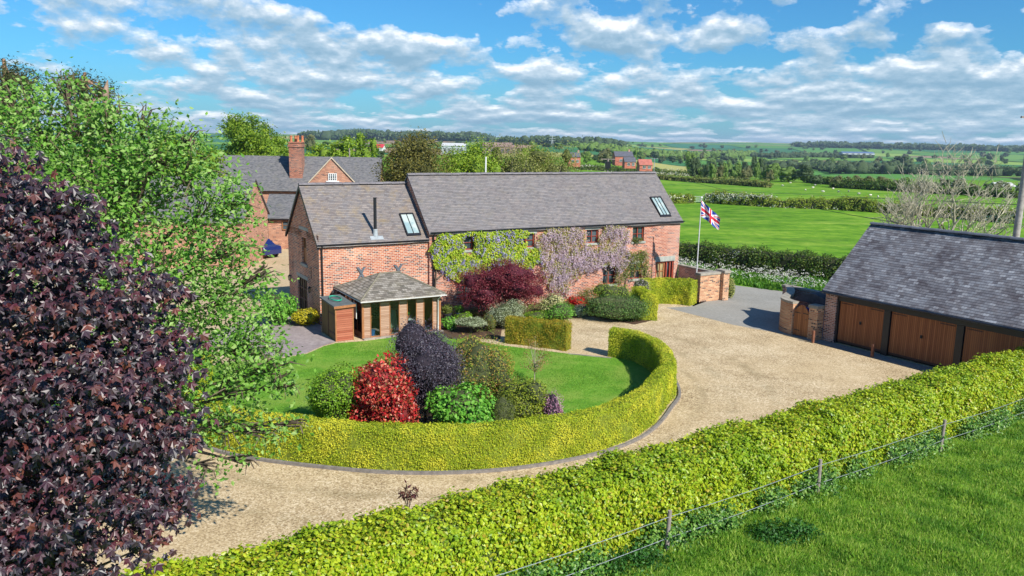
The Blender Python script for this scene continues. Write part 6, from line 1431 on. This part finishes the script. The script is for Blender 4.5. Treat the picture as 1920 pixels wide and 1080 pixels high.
for i in range(22):
    x = 560+i*26+R.uniform(-8, 8); far_tree(x, 276+R.uniform(-2, 5), R.uniform(14, 28), R.uniform(8, 15), R.choice([0, 1, 2]), 'hedgerow tree on the plain', 'hedgerow trees on the plain')
for i in range(95):
    x = R.uniform(1120, 1925); y = R.uniform(281, 312)+(x-1100)*.010; f = (y-268)/40; far_tree(x, y, R.uniform(7, 15)*(.4+f), R.uniform(5, 10)*(.45+f), R.choice([0, 1, 1, 2]), 'farmland tree', 'hedgerow trees on the far farmland')
for i in range(60):
    x = R.uniform(640, 1925); y = 269.5+(x-960)*.0165+R.uniform(-1, 4); far_tree(x, y, R.uniform(6, 13), R.uniform(3.5, 6.5), R.choice([1, 1, 0]), 'tree on the skyline', 'small trees along the skyline')
# woods read as one mass
def wood(name, label, p0, p1, depth, h, n, mat, cm, leaf, seed):
    rng = np.random.default_rng(seed); A = G(*p0)[:2]; B = G(*p1)[:2]; d = B-A; L = np.linalg.norm(d); u = d/L; v = np.array([-u[1], u[0]]); s = Soup(); m = max(6, int(L/(h*.8)))
    o = np.array([A[0], A[1], float(ht(*A))])
    for i in range(m):
        for r_ in range(3):
            q = A+u*L*(i+rng.random())/m+v*depth*(r_+rng.random()*.5)/3; hh = h*rng.uniform(.75, 1.15); z = float(ht(*q))
            s.ball((q[0]-o[0], q[1]-o[1], z+hh*.40-o[2]), (h*.55, h*.55, hh*.50), 1, .45, i*1.7+r_, 8, 6)
    n = int(n*2.4); t = rng.random(n); w = rng.random(n)**1.5; Q = A+u[None]*L*t[:, None]+v[None]*depth*w[:, None]; z = ht(Q[:, 0], Q[:, 1])+h*(.55+.45*np.abs(np.sin(t*L/h*1.3)*np.cos(w*3+t*L/h*.4)))*rng.uniform(.5, 1, n)
    leaves(s, np.c_[Q, z]-o, rnd_unit(n, rng)*.7+np.array([0, -.4, .7]), leaf, T_LEAF, 0, 0, rng)
    tag(s.build(name, [mat, cm], None, tuple(float(a) for a in o), uv=False), label, kind='stuff')
wood('far_wood', 'dark wooded bank across the valley behind the bare tree', (1560, 327), (1925, 331), 90, 9, 5000, m_fb, c_fb, 1.6, 1)  # cloud shadow over this bank is put into the dark leaf colours
wood('far_wood', 'dark wooded strip right of the valley trees', (1420, 315), (1700, 322), 60, 8, 3500, m_fb, c_fb, 1.6, 2)  # dark leaf colours hold the cloud shadow on this strip too
wood('far_wood', 'long dark wood on the left skyline ridge', (560, 262.5), (890, 265.5), 420, 22, 5000, m_fb, c_fb, 7, 3)
wood('far_wood', 'dark wood below the ridge in the middle distance', (930, 271), (1110, 275), 160, 16, 3000, m_fb, c_fb, 5, 4)
wood('far_wood', 'dark wood along the right hand skyline', (1480, 276), (1925, 285), 260, 18, 5000, m_fb, c_fb, 6, 5)
wood('far_wood', 'belt of trees across the far fields on the right', (1150, 289), (1420, 291), 60, 9, 3000, m_fa, c_fa, 3, 6)
wood('far_wood', 'tree belt between the teal and yellow far fields', (1440, 296), (1640, 297), 50, 8, 2500, m_fb, c_fb, 2.5, 7)
# far field hedges
for i, (a, b, h_, lab) in enumerate([((1515, 343), (1690, 356), 1.4, 'dark hedge with white blossom below the valley trees'), ((1230, 336), (1440, 352), 1.1, 'ragged brown scrub line crossing the middle pasture'), ((1075, 318), (1300, 331), 1.6, 'hedge running right from the brick cottages'),
                                     ((1560, 352), (1905, 372), 1.2, 'overgrown hedge behind the bare ash tree')]):
    Pn = resample([G(*a)[:2], G((a[0]+b[0])/2, (a[1]+b[1])/2)[:2], G(*b)[:2]], 3.0)
    hedge('hawthorn_hedge', lab, Pn, 1.5, h_, m_haw if i != 1 else m_oliv, c_haw, 30, .45, T_LEAF, bulge=.5, rag=.35, base=ht, flowers=(m_blos, 1.5, .4, .12) if i in (0, 2) else None)
# cottages
def cottage(px0, px1, py, top, eave, Y, name, label, wm, rm, axis='x', dpt=5.5, z=None, chim=True):
    P = W(px0, py, Y); z0 = P[2]-.3; t = thing(name, label, 'house', (P[0], P[1], z0), 0); w = (px1-px0)*pxm(P)
    gable_house(t, 0, w, 0, dpt, W(px0, eave, Y)[2]-z0, W(px0, top, Y+dpt/2)[2]-z0, wm, rm, axis, .2)
    if chim:
        s = Soup(); zt_ = W(px0, top, Y+dpt/2)[2]-z0; s.box(w*.8, w*.8+.6, dpt/2-.3, dpt/2+.3, zt_-.5, zt_+.9); s.build('chimney', BRICK_G, t)
    for f in (.25, .65):
        for zz in ((.35, .6) if (W(px0, eave, Y)[2]-z0) > 4 else (.45,)):
            h_ = (W(px0, eave, Y)[2]-z0); window(t, w*f, w*f+.9, h_*zz-.1, h_*zz+.9, -.07, WHITE, bars=1, hb=0)
    return t
RED_F = plain('far_red_brick', (.46, .15, .10), .85, .2, 1); TILE_R = plain('far_red_tile', (.45, .15, .11), .8, .2, 1); TILE_D = plain('far_slate', (.12, .12, .14), .7, .2, 1)
cottage(1066, 1088, 311, 286, 294, 290, 'cottage', 'tall red brick cottage left of the transformer pole', RED_F, TILE_D, 'x', 7)
cottage(1153, 1187, 309, 284, 293, 300, 'cottage', 'gabled brick farm with dark roof beyond the house ridge', RED_F, TILE_D, 'x', 9)
cottage(1171, 1192, 314, 295, 303, 270, 'cottage', 'low brick wing in front of the gabled farm', RED_F, TILE_D, 'x', 6, chim=False)
cottage(1199, 1223, 319, 299, 309, 240, 'cottage', 'small orange bungalow with pink roof right of the farm', RED_F, TILE_R, 'x', 6, chim=False)
def barn(px0, px1, base, top, eave, Y, lab, wm, rm, dpt=14):
    P = W(px0, base, Y); t = thing('warehouse', lab, 'warehouse', (P[0], P[1], P[2]-.5)); w = (px1-px0)*pxm(P); h = W(px0, eave, Y)[2]-P[2]+.5; zr2 = W(px0, top, Y+dpt/2)[2]-P[2]+.5
    gable_house(t, 0, w, 0, dpt, h, max(zr2, h+1.0), wm, rm, 'x', .3)
    s = Soup(); 
    for k in range(5): s.box(w*(.1+.18*k), w*(.1+.18*k)+w*.08, -.06, -.02, h*.1, h*.7)
    s.build('door', TILE_D, t)
GREYM = plain('grey_cladding', (.42, .45, .48), .5, .1, .5); PALE = plain('pale_sheet_roof', (.62, .62, .60), .5, .1, .5); BRN = plain('brown_sheet', (.30, .20, .17), .7, .15, .5)
barn(828, 872, 287, 268, 273, 420, 'grey warehouse with pale roof right of the yew', GREYM, PALE)
barn(905, 960, 286, 267, 274, 460, 'long brown roofed industrial building', BRN, BRN)
barn(958, 1000, 286, 272, 277, 440, 'low brown shed beyond the twiggy trees', BRN, plain('red_brown_roof', (.33, .20, .17), .7, .1, .5))
barn(1580, 1640, 289, 284, 286.5, 1500, 'distant blue roofed farm sheds on the far slope', GREYM, plain('blue_sheet', (.12, .18, .32), .5, .1, .2), 18)
barn(704, 718, 280, 273, 276, 300, 'small red roofed shed between the green trees', WHITE, plain('red_sheet', (.62, .05, .07), .5, .1, .5), 6)
barn(1872, 1905, 357, 347, 350, 230, 'long pale sheeted shed beyond the bare tree', GREYM, PALE, 6)
# pylon
P = W(1035, 284, 1300); t = thing('pylon', 'tiny lattice pylon on the plain beyond the trees', 'pylon', P); s = Soup(); hgt = 26; 
for sx in (-1, 1):
    for sy in (-1, 1): s.tube([(sx*3, sy*3, 0), (sx*.8, sy*.8, hgt*.7), (0, 0, hgt)], .22, 4)
for z in (17, 20.5, 24): s.tube([(-5, 0, z), (5, 0, z)], .25, 4)
for k in range(6): a, b = 3-.4*k, 3-.4*(k+1); s.tube([(-a, -a, k*3), (b, -b, k*3+3)], .15, 4); s.tube([(a, -a, k*3), (-b, -b, k*3+3)], .15, 4)
s.build('frame', plain('steel_grey', (.5, .52, .54), .5), t)
# sheep
m_wool = plain('wool', (.66, .62, .52), .95, .15, 20)
s = Soup(); s.ball((0, 0, .55), (.52, .26, .27), 0, .06, 1, 14, 9); s.ball((.56, 0, .66), (.19, .10, .12), 1, .03, 2, 10, 6); s.ball((.44, 0, .62), (.18, .14, .15), 0, .05, 2, 10, 6)
for x in (-.32, .30):
    for y in (-.13, .13): s.tube([(x, y, .42), (x+(.03 if x < 0 else 0), y, .22), (x, y, 0)], [.055, .035, .03], 6, 1)
for y in (-.1, .1): s.tube([(.5, y, .73), (.47, y*1.9, .72)], [.03, .012], 5, 1)
sp0 = s.build('sheep', [m_wool, plain('sheep_face', (.22, .19, .16), .9)], uv=False, smooth=True); first = True
for i, (x, y) in enumerate([(1562, 356), (1572, 362), (1583, 352), (1591, 361), (1610, 366), (1632, 369), (1524, 354), (1543, 362), (1482, 345), (1646, 372), (1510, 359), (1558, 347), (1528, 349), (1467, 350)]):
    P = G(x, y); o = sp0 if first else sp0.copy()
    if not first: COL.objects.link(o)
    first = False; o.location = (P[0], P[1], float(ht(P[0], P[1]))); o.rotation_euler = (0, 0, R.random()*6.28); o.scale = (.62,)*3; tag(o, 'white sheep grazing in the pasture beyond the blossom hedge', 'sheep', 'sheep grazing in the far pasture')

# ------------------------------------------------------------------ haze
s = Soup(); s.box(-5600, 5600, -300, 6900, -75, 62); hz = s.build('haze', None if 0 else plain('x_unused', (1, 1, 1)), uv=False)
hm = bpy.data.materials.new('haze'); hm.use_nodes = True; nt = hm.node_tree; nt.nodes.clear(); o_ = N(nt, 'ShaderNodeOutputMaterial'); pv = N(nt, 'ShaderNodeVolumePrincipled')
pv.inputs['Color'].default_value = (.62, .78, 1.0, 1); pv.inputs['Density'].default_value = .00010; pv.inputs['Anisotropy'].default_value = .2
nt.links.new(pv.outputs[0], o_.inputs['Volume']); hz.data.materials.clear(); hz.data.materials.append(hm); hz['kind'] = 'stuff'; hz['label'] = 'thin pale blue distance haze'
